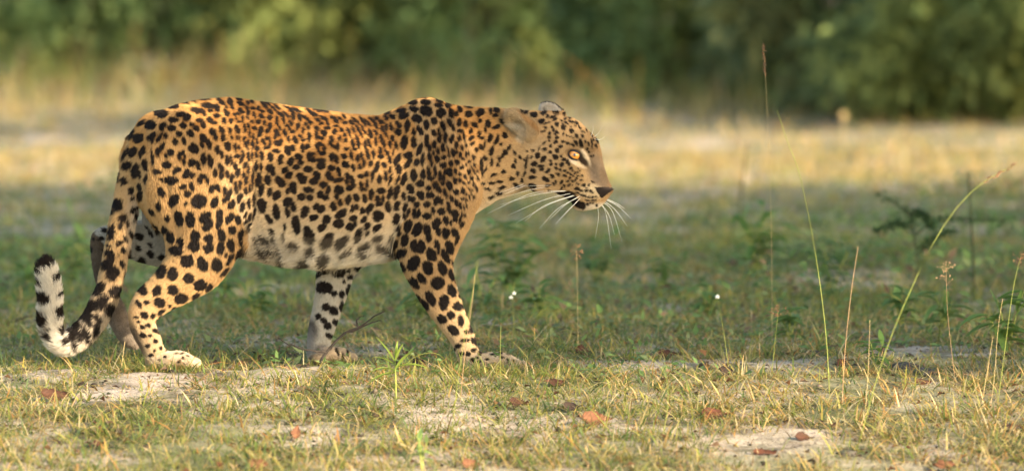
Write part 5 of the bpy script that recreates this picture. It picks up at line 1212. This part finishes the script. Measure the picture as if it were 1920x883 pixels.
herb('pale herb at the left edge behind the curled tail', (128, 545), [(110, 470), (140, 455), (150, 480)], 8, (0.085, 0.14, 0.045), .06)
herb('bright green herb beyond the tail, near the left edge', (150, 500), [(135, 405), (160, 420)], 8, (0.09, 0.15, 0.04), .06)
herb('low yellow-green herb right of the far forefoot', (712, 560), [(700, 520), (735, 525)], 7, (0.08, 0.135, 0.035), .05)
herb('small broad-leaved herb at the shade edge near the leaning stalk', (1640, 690), [(1632, 640), (1655, 645)], 8, (0.10, 0.16, 0.04), .04)
herb('tiny pale green seedling at the bottom edge left of centre', (790, 880), [(785, 820), (800, 830)], 6, (0.14, 0.20, 0.06), .03)
for (fx_, fy_, hh_, lab) in ((1010, 600, 60, 'leafy green herb between the white flowers and the grey stick'), (1240, 560, 70, 'pale green herb in the shade above the box-like leaf'), (1330, 600, 60, 'low green herb left of the single white flower'), (1480, 640, 55, 'small green herb between tufted stalk and tall stalk'), (1770, 620, 70, 'green herb below the dark feathery plant'), (1690, 610, 60, 'low herb left of the feathery plant foot'), (60, 560, 60, 'green herb at the left edge behind the tail tip'), (480, 600, 55, 'low green herb between the hind leg and the far foreleg'), (420, 575, 50, 'small herb behind the near hind leg knee'), (790, 600, 50, 'small green herb between the forelegs')):
    herb(lab, (fx_, fy_), [(fx_ - 18, fy_ - hh_), (fx_ + 16, fy_ - hh_ * 0.8), (fx_ + 2, fy_ - hh_ * 1.1)], 8, (0.085, 0.14, 0.042), .055)
# the dark feathery branch standing in the shade at right
foot = G(1722, 560)
fb = link('feathery_plant', None); fb.location = foot; fb.empty_display_size = .1
tag(fb, 'dark feathery-leaved plant with sideways branches in the shade at right', 'plant')
paths = [[(1722,580),(1718,480),(1710,420),(1700,395),(1640,362)], [(1716,440),(1760,412),(1820,410),(1905,416)], [(1712,425),(1680,420),(1640,432)], [(1718,480),(1745,450),(1790,432)], [(1704,402),(1730,400),(1752,428)]]
bm = bmesh.new(); LP, LD = [], []
for k, pth in enumerate(paths):
    C = catmull([W(p[0], p[1], foot[1] - 0.05 * k) - foot for p in pth], 16)
    tube(bm, C, [.0035 * (1 - 0.7 * i / 15) * (1 if k == 0 else 0.7) for i in range(16)], 5)
    for i in range(3 if k else 7, 16):
        for s in range(26):
            LP.append(C[i] + (C[i] - C[i - 1]) * rng.uniform(-1, 0) + rng.normal(size=3) * 0.006); d = (C[min(i + 1, 15)] - C[i - 1]); d /= np.linalg.norm(d)
            LD.append(d * 0.4 + rng.normal(size=3) * 0.7)
bm_obj('stem', bm, m_darkst, fb)
LP, LD = np.array(LP), np.array(LD); n = len(LP)
link('foliage', leaf_mesh('foliage', LP, LD, unit(n) + np.array([0, 0, 1.0]), rng.uniform(.010, .018, n), rng.uniform(.003, .005, n), np.array([0.042, 0.078, 0.028]) * rng.uniform(0.6, 1.5, (n, 1)), m_blade), fb)

# ------------------------------------------------------------------ twigs, sticks, clods
m_twig = mat_plain('twig_bark', (0.05, 0.04, 0.033), 0.85, 0.15, 0.4, 90, 0.5)
m_stick = mat_plain('grey_stick', (0.26, 0.24, 0.215), 0.85, 0.15, 0.3, 90, 0.5)
def twig(label, branches, mat, r):
    foot = G(*branches[0][0])
    root = link('twig', None); root.location = foot; tag(root, label, 'twig', 'fallen twigs')
    for k, br in enumerate(branches):
        g0 = G(*br[0]) if k == 0 else None
        yb = foot[1]
        P = [W(p[0], p[1], yb + (p[2] if len(p) > 2 else 0)) - foot for p in br]
        C = catmull(P, 12) + rng.normal(size=(12, 3)) * 0.0012
        bm = bmesh.new(); tube(bm, C, [r * (1 if k == 0 else 0.6) * (1 - 0.7 * i / 11) for i in range(12)], 6)
        bm_obj('branch', bm, mat, root)
twig('bent dark twig arching up beside the far forefoot', [[(596,688),(612,660),(640,630),(672,612),(722,582)], [(640,630),(690,606),(715,600)], [(612,660),(560,652),(520,634)], [(672,612),(668,600),(684,590)]], m_twig, .0050)
twig('thin dark twig lying left of the far forefoot', [[(545,668),(575,662),(612,680)], [(560,665),(536,660)]], m_twig, .0022)
twig('pale grey stick lying behind the near forefoot', [[(892,620),(915,606),(940,610),(968,600)], [(915,606),(926,596)]], m_stick, .0050)
twig('dark dead stick lying at the left edge behind the tail', [[(0,612),(30,600),(62,592)], [(30,600),(44,606)]], m_twig, .006)
m_clod = mat_plain('dark_clod', (0.075, 0.065, 0.055), 0.95, 0.1, 0.5, 120, 0.9)
for px, py, s, lab in [(1700,692,.040,'dark grey clod in the shade below the feathery plant'),(1735,702,.030,'smaller grey clod just right of the dark grey clod'),(1520,604,.030,'dark clod in the shade left of the reddish stalk'),(1525,668,.034,'grey clod at the foot of the tall yellow-green stalk'),(1590,850,.022,'small clod on the sand at lower right'),(1205,608,.028,'dark clod in the shade right of the flowers'),(60,608,.030,'dark clod behind the curled tail'),(1010,612,.025,'dark clod in the shade right of the grey stick')]:
    c = G(px, py); bm = bmesh.new(); bmesh.ops.create_icosphere(bm, subdivisions=3, radius=s)
    P = np.array([v.co[:] for v in bm.verts]); nn = noise3(P + px, 40, 81) * 0.35 + noise3(P + px, 110, 82) * 0.2
    for v, q in zip(bm.verts, nn): v.co = v.co * (1 + q); v.co.z = v.co.z * 0.45
    o = bm_obj('soil_clod', bm, m_clod); o.location = c; tag(o, lab, 'clod', 'dark soil clods')

# ------------------------------------------------------------------ the tree out of frame at right whose crown dapples the light
LIT = [  # places on the leopard that the sun reaches: px, py, rx, ry
 (448,235,24,62),(456,335,14,56),(520,215,80,22),(630,235,60,18),(570,262,40,16),(884,300,18,56),(248,395,13,80),(285,590,50,80),(330,676,60,30),(385,525,34,20),(700,300,20,24),(755,318,12,30),
 (205,560,26,36),(120,640,40,20),(345,450,20,26),(866,600,14,50),(800,192,30,8),(360,215,40,16),(320,250,18,26),(1060,232,26,9)]
ts = np.array(to_sun)
su = np.cross(ts, [0, 0, 1.0]); su /= np.linalg.norm(su); sv = np.cross(su, ts)       # axes of the plane across the sunlight
CELL = 0.02
def cells(P): return np.floor(np.stack([P @ su, P @ sv], 1) / CELL).astype(int)
lit = set()
facing = (VN @ ts > 0.15) & (VN[:, 1] < 0.3)
bx_, by_ = project(BV)
ml = np.zeros(len(BV), bool)
for cx, cy, a, b_ in LIT: ml |= ((bx_ - cx) / a) ** 2 + ((by_ - cy) / b_) ** 2 < 1
lit |= set(map(tuple, cells(BV[ml & facing])))
fgx, fgy = np.meshgrid(np.arange(-2.6, 2.7, 0.015), np.arange(-2.6, 0.12, 0.015), indexing='ij')
fgx, fgy = fgx.ravel(), fgy.ravel()
kk = fgy < -0.10 + 0.22 * noise2(fgx, np.zeros_like(fgx), 1.9, 91) + 0.12 * noise2(fgx, fgy, 5.0, 89) - 0.25 * sstep(0.2, 1.5, fgx)
lit |= set(map(tuple, cells(np.stack([fgx[kk], fgy[kk], gz(fgx[kk], fgy[kk])], 1))))
Q = []
sel = rng.choice(np.nonzero(facing)[0], 13000)
Q.append((BV[sel], 5.6, 7.4, 0.026, 1.0))
ng = 14000
x, y = scatter(-4.5, 4.5, -0.3, 11.5, ng)
edge = noise2(x, np.zeros_like(x), 1.6, 91)
holes = noise2(x, y, 0.9, 92) + 0.5 * noise2(x, y, 2.2, 93)
kg = (y < 9.3 + 1.3 * edge + 1.2 * noise2(x, np.zeros_like(x), 0.5, 98) + 0.9 * noise2(x, y, 1.1, 99)) & (holes < 1.1)
Q.append((np.stack([x[kg], y[kg], np.zeros(kg.sum())], 1), 7.0, 12.5, 0.085, 1.0))
ts = np.array(to_sun)
def shade_tree(label, sets, trunk_r):
    TP, TL = [], []
    for pts, t0, t1, lf, share in sets:
        reach = 1 if lf < 0.05 else 3
        ok = np.array([not any((i + di, j + dj) in lit for di in (-reach, 0, reach) for dj in (-reach, 0, reach)) for i, j in cells(pts)])
        pts = pts[ok & (rng.random(len(pts)) < share)]
        t = rng.uniform(t0, t1, len(pts))
        TP.append(pts + ts * t[:, None]); TL.append(np.full(len(pts), lf))
    TP = np.concatenate(TP); TL = np.concatenate(TL); n = len(TP)
    tc0 = np.array([TP[:, 0].mean(), TP[:, 1].mean(), 0.0]); tc0[2] = float(gz(tc0[0], tc0[1]))
    tree = link('shade_tree', None); tree.location = tc0
    tag(tree, label, 'tree', 'shade trees out of view at the right')
    lp = TP - tc0
    lsz = TL * rng.uniform(1.6, 2.6, n)
    link('crown', leaf_mesh('crown', lp, unit(n), ts + 0.5 * unit(n), lsz, lsz * 0.6, np.array([0.07, 0.11, 0.03]) * rng.uniform(0.7, 1.3, (n, 1)), m_leaf), tree)
    bm = bmesh.new(); hh = lp[:, 2].mean()
    tube(bm, catmull([(0, 0, -0.2), (0.1, 0.05, hh * 0.35), (0, 0, hh * 0.7), (0.1, 0.1, hh * 1.1)], 10), [trunk_r * (1 - 0.6 * i / 9) for i in range(10)], 10)
    for i in range(26):
        q = lp[rng.integers(0, n)]
        a = np.array([0, 0, rng.uniform(0.45, 1.05) * hh])
        tube(bm, catmull([a, a * 0.5 + q * 0.5 + np.array([0, 0, 0.2]), q], 7), [0.035 * (1 - 0.85 * j / 6) for j in range(7)], 6)
    bm_obj('trunk', bm, m_bark, tree)
shade_tree('broad shade tree standing out of view to the right of the leopard', Q, 0.16)
nb = 9000
x, y = scatter(-6, 6, 12.0, 27, nb)
kb = (y > 12.4 + 1.0 * noise2(x, np.zeros_like(x), 0.8, 95)) & (noise2(x, y, 0.7, 96) + 0.4 * noise2(x, y, 1.6, 97) < 0.02)
shade_tree('broad shade tree out of view that keeps the forest edge in shade', [(np.stack([x[kb], y[kb], rng.uniform(0, 0.4, kb.sum())], 1), 8.0, 14.0, 0.11, 1.0)], 0.2)
